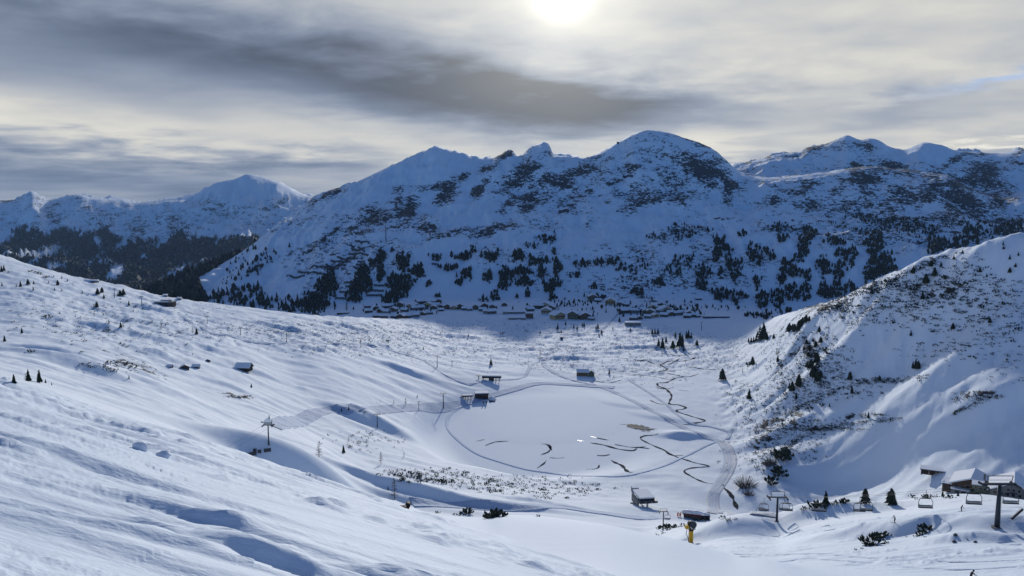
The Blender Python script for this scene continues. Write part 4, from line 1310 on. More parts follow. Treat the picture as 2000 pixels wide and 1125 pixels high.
def round_tree(n=6, w=.24):
    mb = MB()
    vs = [(0, 0, 1.0)] + [(w * .7 * (1.2 if j % 2 else .8) * math.cos(6.283 * j / n), w * .7 * math.sin(6.283 * j / n), .72) for j in range(n)]
    vs += [(w * (.8 if j % 2 else 1.2) * math.cos(6.283 * j / n), w * math.sin(6.283 * j / n), .34) for j in range(n)] + [(0, 0, .04)]
    fs = [(0, 1 + j, 1 + (j + 1) % n) for j in range(n)] + [(1 + j, 1 + n + j, 1 + n + (j + 1) % n, 1 + (j + 1) % n) for j in range(n)]
    fs += [(2 * n + 1, 1 + n + (j + 1) % n, 1 + n + j) for j in range(n)]
    return mb.add(vs, fs)


lowtree = base_arrays([cone_tree(5).mesh('low', M_FAR), round_tree(6, .22).mesh('low', M_FAR), round_tree(5, .30).mesh('low', M_FAR), cone_tree(6).mesh('low', M_FAR), round_tree(7, .18).mesh('low', M_FAR)])
tinybush = base_arrays([pine_bush(90 + i, 6, 1.0, .6)[1].mesh('tiny', M_SCRUB) for i in range(4)])


def resolve(lst):
    out = []
    for q in lst:
        p = hit_xyd(q[0], q[1])
        if p is None:
            continue
        out.append((q, p))
    return out


mt = resolve(MT)
rows = []
for q, p in mt:
    if p[3] < 1750:
        continue
    h = q[2] * p[1] / FPX
    rows.append((h * FPX / p[3], q, p, h))
trees = sorted([r for r in rows if r[1][3] == 'S'], key=lambda r: -r[0])
nleft = max(0, 296 - n_tree_ind)
merged('mountain_woods', lowtree, [(p[0], p[1], p[2] - .5, h, RNG.uniform(.85, 1.5)) for (s_, q, p, h) in trees[nleft:]], M_FAR)
merged('mountain_scrub', tinybush, [(p[0], p[1], p[2] - .5, h * 1.0, 1.1) for (s_, q, p, h) in rows if q[3] == 'B'], M_SCRUB)
far = []
for q, p in resolve(FT):
    if p[3] < 2100:
        continue
    wv = bilinear(wood, p[3], math.atan2(p[0], p[1]))
    if wv < RNG.uniform(.2, .8):
        continue
    far.append((p[0], p[1], p[2] - 1, RNG.uniform(16, 27), RNG.uniform(1.0, 1.5)))
merged('valley_forest', lowtree, far, M_FAR)
sc = []
for q, p in resolve([(a, b, c) for a, b, c in SC]):
    if p[3] > 1900 or p[3] < 250:
        continue
    sc.append((q[2] * RNG.uniform(.7, 1.3) * FPX / p[3], q, p))
sc.sort(key=lambda r: -r[0])
nb = max(0, 296 - n_bush_ind)


MARKS = [(1144,730,'the yellow brown chalet'),(930,770,'the dark lift cabin'),(958,738,'the long dark shelter'),(473,720,'the large grey barn'),(370,716,'the pair of hay huts'),
         (525,850,'the tall lift pylon'),(737,825,'the knoll lift pylon'),(866,785,'the pylon beside the lift cabin'),(771,955,'the big larch at the snow bank'),(1257,975,'the bottom lift station'),
         (1310,665,'the dark grove on the plain'),(1488,655,'the wooded rock outcrop'),(1555,765,'the pines low on the right hill'),(1590,715,'the pine cluster up the left flank'),
         (1595,665,'the crag at the hill toe'),(1411,730,'the lone pine at the hill foot'),(1526,890,'the big bush at the hill corner'),(1456,935,'the bare bush at the hill corner'),
         (1802,575,'the tall spruce below the crest'),(1788,712,'the spruce trio on the hill'),(1861,636,'the pine high on the shaded face'),(1933,625,'the pine at the upper right'),
         (1660,735,'the pine above the ledge'),(1696,808,'the spruce below the ledge'),(1400,975,'the ploughed road'),(1240,835,'the open water of the lake'),(1065,845,'the frozen lake'),
         (1828,925,'the open shed'),(319,592,'the crest lodge'),(60,738,'the left edge spruces'),(1097,660,'the tiny road cabin'),(705,670,'the plateau lift pylon'),(880,910,'the near end of the lake loop'),
         (1060,925,'the middle of the lake loop'),(1180,925,'the right part of the lake loop'),(1700,585,'the middle of the hill skyline'),(1640,600,'the left part of the hill skyline'),(1900,500,'the top of the right hill'),
         (1095,617,'the ochre village house'),(1237,632,'the lone pale village hall'),(1020,612,'the long village hall'),(835,600,'the western village'),(1300,606,'the eastern village'),(750,465,'the dark pipeline'),(690,500,'the terraced barriers'),
         (1160,355,'the stepping barriers'),(1668,322,'the summit station'),(1400,618,'the snow gallery'),(1265,400,'the main peak'),(1150,480,'the middle of the mountain face'),(1400,500,'the saddle of the right mountain'),(1560,520,'the woods of the right mountain'),(1720,540,'the dark gully woods'),(1850,470,'the far right woods'),(1900,775,'the rocky ledge at right')]


def where(px, py):
    d_, a, b, nm = min(((px - a) ** 2 + 2.5 * (py - b) ** 2, a, b, nm) for a, b, nm in MARKS)
    dx, dy = px - a, py - b
    far_ = 'well ' if d_ > 75 ** 2 else 'just ' if d_ < 30 ** 2 else ''
    side = ('right of' if dx > 0 else 'left of') if abs(dx) > 1.6 * abs(dy) else ('below' if dy > 0 else 'above')
    return far_ + side + ' ' + nm


def name_all(items, what, plural):
    g = {}
    for it in items:
        g.setdefault(where(it[0], it[1]), []).append(it)
    out = {}
    for w_, l in g.items():
        l.sort(key=lambda t: t[0])
        for n, it in enumerate(l):
            if len(l) == 1:
                out[it[2]] = (what + ' ' + w_, None)
            elif len(l) <= 16:
                out[it[2]] = (ORDL[n] + ' ' + what + ' from left ' + w_, plural + ' ' + w_)
            else:
                out[it[2]] = (what + ' in the scatter ' + w_, plural + ' ' + w_)
    return out


nm_ = name_all([(q[0], q[1], n) for n, (s_, q, p) in enumerate(sc[:nb])], 'small dwarf pine', 'dwarf pines')
for n, (s_, q, p) in enumerate(sc[:nb]):
    plant('B', (p[0], p[1], p[2] - .1), q[2] * RNG.uniform(.9, 1.3), nm_[n][0], nm_[n][1], True, 1.0)
nm_ = name_all([(q[0], q[1], n) for n, (s_, q, p, h) in enumerate(trees[:nleft])], 'small conifer', 'mountain conifers')
for n, (s_, q, p, h) in enumerate(trees[:nleft]):
    plant('S', (p[0], p[1], p[2] - .5), h, nm_[n][0], nm_[n][1], True, 1.1)
merged('dwarf_pine_scrub', tinybush, [(p[0], p[1], p[2] - .1, q[2] * 1.15, RNG.uniform(.8, 1.6)) for (s_, q, p) in sc[nb:]], M_SCRUB)

# ------------------------------------------------------------------ ski lifts
def mpp(p):
    """metres per picture pixel at a place"""
    return (p.y * CP - p.z * SP) / FPX


def pylon(px, py, hpx, label, group=None, armpx=None, frame=True, thick=0.036, yaw=0.0):
    p = at(px, py)
    k = mpp(p)
    h = hpx * k
    o = thing('lift_pylon', label, 'lift pylon', (p.x, p.y, p.z - 0.3), yaw, group)
    arm = (armpx or hpx * 0.36) * k / 2
    r0 = max(h * thick, 0.3)
    MB().tube((0, 0, -1), (0, 0, h), r0, r0 * .62, 10).build('mast', M_STEEL, o, True)
    MB().tube((0, 0, -0.8), (0, 0, 0.35), r0 * 2.1, r0 * 1.9, 10).build('footing', M_STONE, o)
    MB().box(-arm, arm, -.22, .22, h - .1, h + .35).build('crossarm', M_STEEL, o)
    for s_ in (-1, 1):
        b = MB().box(s_ * arm - .14, s_ * arm + .14, -1.9, 1.9, h - .35, h - .05)
        for q in range(6):
            b.tube((s_ * arm - .1, -1.6 + q * .64, h - .05), (s_ * arm + .1, -1.6 + q * .64, h - .05), .24, .24, 8)
        b.build('sheave_train', M_STEEL, o)
    if frame:
        f = MB()
        a2 = arm * .72
        for s_ in (-1, 1):
            f.tube((s_ * a2, 0, h + .3), (s_ * a2 * 1.12, 0, h + 1.9), .08, .08, 4)
        f.tube((-a2 * 1.12, 0, h + 1.9), (a2 * 1.12, 0, h + 1.9), .09, .09, 4)
        f.tube((-a2, 0, h + 1.0), (a2, 0, h + 1.0), .05, .05, 4)
        f.build('maintenance_frame', M_STEEL, o)
    l = MB()
    for s_ in (-.2, .2):
        l.tube((s_, -r0 - .15, 0.5), (s_, -r0 * .7 - .12, h), .03, .03, 3)
    for q in range(int(h)):
        l.tube((-.2, -r0 - .12, .6 + q), (.2, -r0 - .12, .6 + q), .025, .025, 3)
    l.build('ladder', M_STEEL, o)
    return o, p, h, arm


PY = {}
PY['near'] = pylon(1947, 1029, 88, 'thick dark lift pylon at the right edge, nearest of all', None, 62, True, .058)
PY['mid'] = pylon(1517, 1018, 50, 'dark lift pylon with pale top frame on the right ridge', None, 34, True, .05)
PY['low'] = pylon(1295, 1035, 38, 'dark lift pylon between the snow gun and the lift station', None, 17)
PY['tall'] = pylon(525, 868, 40, 'tall dark lift pylon with snow capped top box on the left slope', None, 19)
PY['knoll'] = pylon(737, 834, 26, 'short lift pylon in front of the shaded snow knoll', None, 12)
PY['hut'] = pylon(866, 797, 29, 'lift pylon left of the lower lift hut beside the piste', None, 13)
PY['thin'] = pylon(818, 801, 17, 'thin lift mast standing beside the piste left of the hut', None, 4, False)
PY['b1'] = pylon(854, 717, 22, 'lift pylon above the piste, next before the long dark shelter', None, 9)
PY['b2'] = pylon(705, 678, 17, 'lift pylon on the smooth plateau right of the grey barn', None, 9)
PY['b3'] = pylon(560, 668, 20, 'lift pylon on the plateau straight above the grey barn', None, 10)
PY['b4'] = pylon(470, 655, 15, 'small lift pylon on hummocky snow left of the plateau', None, 7)
PY['b5'] = pylon(405, 632, 14, 'small lift pylon right of the long building on the crest', None, 5)
PY['b6'] = pylon(277, 597, 19, 'lift pylon just left of the long building on the crest', None, 5)
PY['b7'] = pylon(224, 581, 17, 'lift pylon highest on the left slope near dark pines', None, 4)
PY['vil'] = pylon(1370, 645, 16, 'thin lift mast on the plain right of the village', None, 4, False)
# snow cap and hut box on the tall pylon
o, p, h, arm = PY['tall']
MB().box(-arm * .75, arm * .75, -.8, .8, h + .4, h + 1.5).build('service_platform', M_GALV, o)
MB().box(-arm * .7, arm * .7, -.8, .8, h + 1.5, h + 2.3).box(-arm * .3, arm * .3, -.5, .5, h + 2.3, h + 2.9).build('snow_cap', M_CAP, o)
MB().tube((0.5, 0, h + 2.6), (0.5, 0, h + 4.2), .35, .12, 6).build('finial', M_STEEL, o)
o, p, h, arm = PY['mid']
MB().box(-arm * .66, arm * .66, -.5, .5, h + .5, h + 1.5).build('service_platform', M_CAP, o)


def arm_end(key, s_):
    o, p, h, arm = PY[key]
    return Vector((p.x + s_ * arm, p.y, p.z + h - 0.3 + .2))


def cable(label, pts, sag=0.012, r=0.028):
    q = []
    for a, b in zip(pts, pts[1:]):
        L = (b - a).length
        for i in range(14):
            t = i / 14
            v = a.lerp(b, t)
            v.z -= 4 * sag * L * t * (1 - t)
            q.append(v)
    q.append(pts[-1])
    o = MB().path(q, r, 3).build('haul_rope', M_BLACK)
    return tag(o, label, 'cable'), q


ends = {}
off_r = Vector((150.0, 42.0, -24.0))
for s_, nm in ((-1, 'left'), (1, 'right')):
    st = at(1262, 985) + Vector((s_ * 2.0, -4, 5.2))
    nx_ = arm_end('near', s_)
    _, q = cable('steel haul rope of the right chairlift, its %s strand seen from above the snow gun' % ('nearer' if s_ < 0 else 'farther'),
                 [off_r + Vector((s_ * 3, s_ * 2, 0)), nx_, arm_end('mid', s_), arm_end('low', s_), st])
    ends[s_] = q
for s_ in (-1, 1):
    hutp = at(915, 778) + Vector((s_ * 2.0, 0, 6))
    offl = at(432, 874, 180) + Vector((s_ * 2, -4, -2))
    cable('haul rope of the left chairlift, %s strand over the piste' % ('nearer' if s_ < 0 else 'farther'), [hutp, arm_end('hut', s_), arm_end('knoll', s_), arm_end('tall', s_), offl])
    sh = at(942, 748) + Vector((s_ * 1.5, 0, 5))
    cable('haul rope of the upper lift across the plateau, %s strand' % ('nearer' if s_ < 0 else 'farther'),
          [sh] + [arm_end('b%d' % k, s_) for k in range(1, 8)])


def chair_spec():
    """six-seat chair; origin at the rope grip"""
    han = MB().path([(0, 0, 0), (0, 0.1, -1.3), (0, .35, -1.9)], .06, 5)
    fr = MB()
    w = 1.65
    pts = [(-w, .1, -4.5), (-w, .05, -3.0), (-w + .35, .3, -2.25), (0, .35, -1.95), (w - .35, .3, -2.25), (w, .05, -3.0), (w, .1, -4.5)]
    fr.path(pts, .075, 5)
    fr.tube((-w, .1, -4.5), (w, .1, -4.5), .08, .08, 5)
    seat = MB().box(-w + .05, w - .05, -.35, .2, -4.5, -4.33)
    back = MB().box(-w + .1, w - .1, .2, .27, -4.3, -3.85)
    bar = MB().path([(-w, 0, -3.4), (-w + .2, -.5, -3.75), (w - .2, -.5, -3.75), (w, 0, -3.4)], .035, 4)
    can = MB()
    can.tube((-w + .35, .3, -2.25), (w - .35, .3, -2.25), .11, .11, 6)
    return [('hanger', han.mesh('hanger', M_STEEL), []), ('frame', fr.mesh('frame', M_STEEL), []), ('seat', seat.mesh('seat', M_STEEL), []),
            ('backrest', back.mesh('backrest', M_GALV), []), ('safety_bar', bar.mesh('safety_bar', M_STEEL), []), ('canopy_bar', can.mesh('canopy_bar', M_BLACK), [])]


CH = chair_spec()
for i, (px, s_, sc_, lab) in enumerate([
        (1977, 1, 1.0, 'empty chair hanging at the right edge beside the thick pylon'),
        (1905, -1, 1.0, 'empty chair hanging just left of the thick pylon, below the restaurant'),
        (1810, -1, 1.0, 'empty chair hanging alone over the lit mound, third from the right edge'),
        (1694, -1, 1.0, 'right one of two overlapping chairs below the stone pine'),
        (1680, 1, 1.0, 'left one of two overlapping chairs below the stone pine'),
        (1604, -1, 1.0, 'right one of two chairs over the ridge bushes'),
        (1597, 1, 1.0, 'left one of two chairs over the ridge bushes'),
        (1539, -1, 1.0, 'lower of the two chairs just right of the middle pylon'),
        (1533, 1, 1.0, 'upper of the two chairs just right of the middle pylon'),
        (1487, 1, 1.0, 'chair hanging left of the middle pylon'),
        (1304, 1, 1.0, 'small chair just right of the lower pylon'),
        (1493, -1, 1.0, 'lower chair hanging left of the middle pylon')]):
    q = ends[s_]
    best = None
    for a, b in zip(q, q[1:]):
        pa, pb = project(*a)[0], project(*b)[0]
        if min(pa, pb) <= px <= max(pa, pb):
            t = (px - pa) / (pb - pa + 1e-9)
            best = a.lerp(b, t)
    if best is None:
        continue
    d = (off_r - best)
    o = thing('lift_chair', lab, 'lift chair', best, -0.12, 'chairs on the right chairlift', 0.95)
    spawn(CH, o)


# ------------------------------------------------------------------ buildings
def window_row(o, n, x0, x1, y, z, w, h, frame=M_DARKW, deep=.06, nm='window'):
    for i in range(n):
        cx = x0 + (x1 - x0) * (i + .5) / n
        f = MB()
        f.box(cx - w / 2 - .1, cx + w / 2 + .1, y - deep, y - .005, z - .1, z).box(cx - w / 2 - .1, cx + w / 2 + .1, y - deep, y - .005, z + h, z + h + .1)
        f.box(cx - w / 2 - .1, cx - w / 2, y - deep, y - .005, z, z + h).box(cx + w / 2, cx + w / 2 + .1, y - deep, y - .005, z, z + h)
        fr = f.build(nm, frame, o)
        MB().box(cx - w / 2, cx + w / 2, y - deep * .5, y - .006, z, z + h).build('pane', M_GLASS, fr)


def gable(o, x0, x1, y0, y1, z0, zw, zr, wall_m, along='y', over=1.0, snow=.5, roof_m=M_DARKW, snow_m=None):
    """gabled house body: walls to zw, ridge at zr; ridge runs along x or y"""
    snow_m = snow_m or M_CAP
    if along == 'y':
        cx = (x0 + x1) / 2
        prof = [(x0, z0), (x1, z0), (x1, zw), (cx, zr - .1), (x0, zw)]
        vs = [(x, y, z) for y in (y0, y1) for x, z in prof]
    else:
        cy = (y0 + y1) / 2
        prof = [(y0, z0), (y1, z0), (y1, zw), (cy, zr - .1), (y0, zw)]
        vs = [(x, y, z) for x in (x0, x1) for y, z in prof]
    fs = [(0, 1, 2, 3, 4), (9, 8, 7, 6, 5)] + [(i, 5 + i, 5 + (i + 1) % 5, (i + 1) % 5) for i in range(5)]
    m = MB().add(vs, fs)
    m.build('wall', wall_m, o)

    def slabs(t0, t1, ov, ovl):
        b = MB()
        for s_ in (-1, 1):
            if along == 'y':
                half, c = (x1 - x0) / 2, (x0 + x1) / 2
                a0, a1 = y0 - ovl, y1 + ovl
            else:
                half, c = (y1 - y0) / 2, (y0 + y1) / 2
                a0, a1 = x0 - ovl, x1 + ovl
            sl = (zr - zw) / half
            e = half + ov
            q = [(c, zr + t0), (c + s_ * e, zr - sl * e + t0), (c + s_ * e, zr - sl * e + t1), (c, zr + t1)]
            v = [(u, a, w) if along == 'y' else (a, u, w) for a in (a0, a1) for u, w in q]
            b.add(v, [(0, 1, 2, 3), (7, 6, 5, 4), (0, 4, 5, 1), (1, 5, 6, 2), (2, 6, 7, 3), (3, 7, 4, 0)])
        return b
    rf = slabs(0, .22, over, over).build('roof', roof_m, o)
    if snow:
        slabs(.225, .225 + snow, over * .92, over * .95).build('snow_layer', snow_m, rf)
    return rf


# big restaurant by the right edge
p = at(1893, 962, 500)
k = mpp(p)
o = thing('mountain_restaurant', 'large dark wooden restaurant with thick snow on its broad gabled roof', 'restaurant', (p.x, p.y, p.z), math.radians(-37), None, 1.12)
gable(o, -9.5, 10.5, 0, 20, -3, 4.4, 8.6, M_BROWN, 'y', 1.6, .9)
MB().box(-15, -9.6, 2, 12, -3, 2.6).build('side_wing', M_DARKW, o)
MB().box(-15.6, -9.0, 1.2, 12.6, 2.605, 3.3).tube((-14.4, 2.2, 3.3), (-14.4, 2.2, 4.4), .9, .5, 8).build('snow_layer', M_CAP, o)
MB().box(-9.4, 10.4, -3.2, -.01, -3, 1.6).build('ground_floor', M_STONE, o)
MB().box(-9.8, 10.8, -3.8, -.02, 1.605, 2.15).build('terrace_snow', M_CAP, o)
window_row(o, 6, -8.4, 9.4, -.003, 2.5, 1.6, 1.3)
window_row(o, 5, -8.4, 9.4, -3.202, -.6, 1.8, 1.4, M_CREAM)
window_row(o, 2, -2.4, 3.4, -.003, 5.2, 1.2, 1.1)
MB().box(6.2, 7.4, 9, 10.2, 6.5, 10.4).build('chimney', M_STONE, o)
p = at(1967, 978, 500)
o = thing('annex_lodge', 'grey lodge with glazed gable beside the restaurant at the right edge', 'lodge', (p.x, p.y, p.z), math.radians(-34), None, 1.1)
gable(o, -7.5, 12.5, 0, 18, -3, 4.8, 9.6, M_GREYW, 'y', 1.5, .7)
window_row(o, 7, -6.8, 11.8, -.003, 2.6, 1.7, 1.6, M_CREAM)
window_row(o, 7, -6.8, 11.8, -.003, .2, 1.7, 1.5, M_CREAM)
window_row(o, 3, -1.0, 6.0, -.003, 5.2, 1.3, 1.4, M_CREAM)
d = MB().box(-9.0, 16, -4.5, -.1, -.55, -.25).build('deck', M_DARKW, o)
b = MB()
for i in range(12):
    b.box(-8.9 + i * 2.2, -8.75 + i * 2.2, -4.45, -4.3, -.25, .75)
b.box(-9, 16, -4.46, -4.36, .7, .8)
b.build('railing', M_DARKW, d)
b = MB()
for i in range(7):
    b.box(-8.6 + i * 3.9, -8.2 + i * 3.9, -4.2, -3.8, -5, -.56)
b.build('deck_supports', M_DARKW, d)
p = at(1928, 968, 500)
o = thing('connecting_hall', 'low flat roofed hall linking the restaurant and the grey lodge', 'building', (p.x + 1, p.y + 4, p.z), math.radians(-31))
MB().box(-7.5, 7.0, 0, 9, -3, 4.6).build('wall', M_GREEN, o)
rf = MB().box(-8, 7.4, -.7, 9.5, 4.605, 4.9).build('roof', M_GREYW, o)
MB().box(-7.8, 7.2, -.5, 9.3, 4.905, 5.3).build('snow_layer', M_CAP, rf)
window_row(o, 5, -6.8, 6.4, -.003, 2.2, 1.7, 1.4, M_CREAM)
MB().box(-.5, 3.0, 3, 5, 5.3, 7.4).build('roof_vent', M_DARKW, o)

# open shed on the slope left of the restaurant
p = at(1828, 929)
k = mpp(p)
o = thing('open_shed', 'long low open shed with pale posts dug into the snow slope', 'shed', (p.x, p.y, p.z), math.radians(-27))
w = 26 * k
MB().box(-w, w, 2.6, 3.0, -1, 3.3).build('back_wall', M_DARKW, o)
rf = MB().box(-w - .8, w + .6, -.6, 3.6, 3.31, 3.65).build('roof', M_DARKW, o)
MB().box(-w - .6, w + .4, -.2, 9, 3.655, 4.2).build('snow_layer', M_CAP, rf)
for i in range(5):
    x = -w + .6 + i * (2 * w - 1.2) / 4
    MB().box(x - .22, x + .22, -.2, .2, -.6, 3.3).build('post', M_CREAM if i in (1, 2, 3) else M_DARKW, o)
MB().box(-w, -w + .3, 0, 2.6, -1, 3.3).box(w - .3, w, 0, 2.6, -1, 3.3).build('end_wall', M_DARKW, o)

# bottom lift station
p = at(1264, 990)
o = thing('lift_station', 'bottom chairlift station, long snow topped hall with dark drive housing', 'lift station', (p.x, p.y, p.z), math.radians(9))
h0 = 5.0
MB().box(-5.2, 5.4, 0, 17, h0 + .2, h0 + .9).build('hall_roof', M_STEEL, o)
MB().box(-5.4, 5.6, .4, 17.4, h0 + .905, h0 + 1.9).build('snow_layer', M_CAP, o)
MB().box(-6.4, 6.8, -3.0, 1.2, h0 - 1.4, h0 + .19).build('drive_housing', M_STEEL, o)
MB().tube((0.2, 1.0, h0 - 1.7), (0.2, 1.0, h0 - 1.25), 2.7, 2.7, 20).build('bull_wheel', M_BLACK, o)
MB().box(-.45, .75, -.4, .6, -1, h0 - 1.7).build('pillar', M_GALV, o)
MB().box(-.45, .75, 14, 15, -1, h0 + .19).build('pillar', M_GALV, o)
MB().box(-6.4, -5.5, 2, 16.5, -1, h0 - .2).build('side_wall', M_GREYW, o)
for i in range(4):
    MB().box(-6.5, -6.405, 3 + i * 3.4, 5 + i * 3.4, 1.2, 2.8).build('pane', M_GLASS, o)
p = at(1240, 959)
o = thing('control_cabin', 'small dark square cabin with snow cap behind the lift station', 'cabin', (p.x, p.y, p.z), .1)
MB().box(-2.6, 2.6, -2.2, 2.2, -1, 3.0).build('wall', M_PANTS, o)
rf = MB().box(-2.9, 2.9, -2.6, 2.6, 3.005, 3.2).build('roof', M_STEEL, o)
MB().box(-2.8, 2.8, -2.5, 2.5, 3.205, 3.8).build('snow_layer', M_CAP, rf)
window_row(o, 3, -2.3, 2.3, -2.203, 1.0, 1.1, 1.1)
p = at(1246, 979)
o = thing('ticket_hut', 'little snow capped wooden hut left of the lift station', 'hut', (p.x, p.y, p.z), .1)
MB().box(-1.8, 1.8, -1.6, 1.6, -1, 2.4).build('wall', M_BROWN, o)
rf = MB().box(-2.1, 2.1, -1.9, 1.9, 2.405, 2.6).build('roof', M_STEEL, o)
MB().box(-2.0, 2.0, -1.8, 1.8, 2.605, 3.7).build('snow_layer', M_CAP, rf)
window_row(o, 1, -1, 1, -1.603, .8, 1.2, 1)
o = tag(MB().box(-3.4, 0, -.1, .1, 0, 1.1).box(.3, 3.2, -.1, .1, 0, 1.0).build('entry_gate', M_CREAM), 'pale entry gates in front of the little wooden hut', 'gate')
p = at(1240, 984)
o.location = p

# snow laden hut with red fascia
p = at(1353, 1014)
k = mpp(p)
o = thing('red_hut', 'hut with red fascia and heaped snow on its roof below the snow gun', 'hut', (p.x, p.y, p.z), math.radians(-16))
MB().box(-6.2, 5.6, 0, 6, -1.5, 2.7).build('wall', M_PANTS, o)
rf = MB().box(-6.6, 6.0, -.7, 6.5, 2.705, 3.35).build('roof', M_RED, o)
b = MB()
rr = random.Random(5)
for i in range(7):
    x = -5.6 + i * 1.8
    b.tube((x, 2.6, 3.0), (x, 2.6, 4.3 + rr.uniform(0, .9)), 2.6, 1.0 + rr.uniform(0, .6), 10)
b.build('snow_heap', M_CAP, rf, True)
window_row(o, 5, -5.6, 5.0, -.003, .7, 1.5, 1.2, M_CREAM)
p2 = at(1378, 1015)
o = thing('small_hut', 'small dark hut under a snow cap right of the red hut', 'hut', (p2.x, p2.y, p2.z), math.radians(-12))
MB().box(-2.9, 2.9, 0, 4.5, -1.5, 2.6).build('wall', M_PANTS, o)
rf = MB().box(-3.2, 3.2, -.5, 4.9, 2.605, 2.9).build('roof', M_STEEL, o)
MB().tube((-.8, 2, 2.8), (-.8, 2, 4.1), 2.6, 1.4, 10).tube((1.0, 2, 2.8), (1.0, 2, 3.8), 2.2, 1.2, 10).build('snow_heap', M_CAP, rf, True)
window_row(o, 2, -2.2, 2.2, -.003, .8, 1.2, 1.0)
for dx, lab in ((-10.0, 'orange padded board at the left end of the red hut'), (-8.4, 'orange padded board leaning closest to the red hut wall')):
    q = p + Vector((dx, 1.5, 0))
    q.z = ground(q.x, q.y)
    b = MB().box(-.7, .7, -.12, .12, 0.3, 3.0)
    o = thing('padded_board', lab, 'board', q, .2 - dx * .05)
    b.build('pad', M_ORANGE, o)
    MB().box(-.08, .08, -.08, .08, -.5, 2.9, 0).build('post', M_STEEL, o)

# lower lift hut by the lake: open shelter and dark cabin
p = at(915, 781)
k = mpp(p)
o = thing('lift_shelter', 'open lift shelter on dark posts at the lake end of the piste', 'shelter', (p.x, p.y, p.z), math.radians(12))
rf = MB().box(-8, 5.5, -1, 6, 4.2, 5.6).build('roof', M_DARKW, o)
MB().box(-7.8, 5.3, -.8, 5.8, 5.605, 6.3).build('snow_layer', M_CAP, rf)
for x in (-6.5, -3.8, -.6, 3.2):
    MB().box(x - .35, x + .35, -.4, .4, -1, 4.2).build('post', M_DARKW, o)
MB().box(-11.5, -8.05, .5, 1.4, 3.6, 4.3).build('ramp_rail', M_BROWN, o)
p = at(941, 780)
o = thing('lift_cabin', 'dark square lift cabin with snowy roof at the lake end', 'cabin', (p.x, p.y, p.z), math.radians(8))
MB().box(-8, 8.6, 0, 10, -1.5, 7.2).build('wall', M_DARKW, o)
rf = MB().box(-8.6, 9.2, -.8, 10.6, 7.205, 7.6).build('roof', M_STEEL, o)
MB().box(-8.5, 9.1, -.7, 10.5, 7.605, 8.5).build('snow_layer', M_CAP, rf)
window_row(o, 4, -7, 7.6, -.003, 3.6, 2.2, 1.8)
window_row(o, 1, 1, 5, -.003, 0, 2.2, 2.8, M_BROWN, .06, 'door')
p = at(961, 781)
o = thing('snow_heap', 'white snow heap pushed up against the dark lift cabin', 'snow heap', (p.x, p.y, p.z - .5))
mb = MB().tube((0, 0, -1), (-1.5, 1, 4.8), 6.5, 1.6, 12)
mb.build('snow', M_CAP, o, True)
o2 = MB().box(-4, 3.5, -2.5, -1.2, -.3, 1.5).build('log_pile', M_DARKW)
o2.location = at(962, 784)
tag(o2, 'dark wood pile in front of the snow heap by the cabin', 'wood pile')
for px, lab in ((944, 'dark marker post left of two in front of the lift cabin'), (950, 'dark marker board right of two in front of the lift cabin')):
    o2 = MB().box(-.7, .7, -.15, .15, 2.0, 5.5).box(-.18, .18, -.15, .15, -1, 2.0).build('marker_board', M_STEEL)
    o2.location = at(px, 791)
    tag(o2, lab, 'sign')
p = at(958, 744)
o = thing('long_shelter', 'long dark lift shelter on posts under a slab of snow', 'shelter', (p.x, p.y, p.z), math.radians(-4))
rf = MB().box(-12, 14.5, 0, 6, 3.6, 6.4).build('roof', M_DARKW, o)
MB().box(-11.5, 14, .2, 5.8, 6.405, 7.6).build('snow_layer', M_CAP, rf)
for x in (-10, -2, 2.5, 7.5, 12):
    MB().box(x - .5, x + .5, 1, 2, -1, 3.6).build('post', M_DARKW, o)
MB().box(-1.5, 4.5, 2.2, 5, -.5, 3.59).build('cabin', M_DARKW, o)
b = MB().tube((-16.5, 1, -1), (-16.5, 1, 6.2), .7, .5, 8).box(-20, -13, .5, 1.5, 6.2, 7.4)
b.build('lift_mast', M_STEEL, o)

# yellow brown chalet
p = at(1144, 735)
k = mpp(p)
o = thing('brown_chalet', 'yellow brown chalet with wide eaves standing alone above the lake', 'chalet', (p.x, p.y, p.z), math.radians(-6))
gable(o, -12, 3.5, 0, 13, -2, 6.2, 8.4, M_OCHRE, 'x', 1.6, .8, M_RED)
gable(o, 3.7, 12.5, -.6, 13.5, -2, 5.4, 8.8, M_GREEN, 'y', 1.2, .6, M_BROWN)
window_row(o, 5, -11, 3, -.003, 3.6, 1.5, 1.3, M_BROWN)
window_row(o, 5, -11, 3, -.003, .6, 1.5, 1.3, M_BROWN)
window_row(o, 2, 4.6, 11.6, -.603, 3.2, 1.5, 1.3, M_BROWN)
MB().box(-12.2, 3.6, -1.7, -.01, 2.75, 3.0).box(-12.2, 3.6, -1.7, -1.6, 3.0, 3.8).build('balcony', M_BROWN, o)
MB().box(-13.4, -12.05, -1, 12, -2, 4.0).build('wood_store', M_DARKW, o)

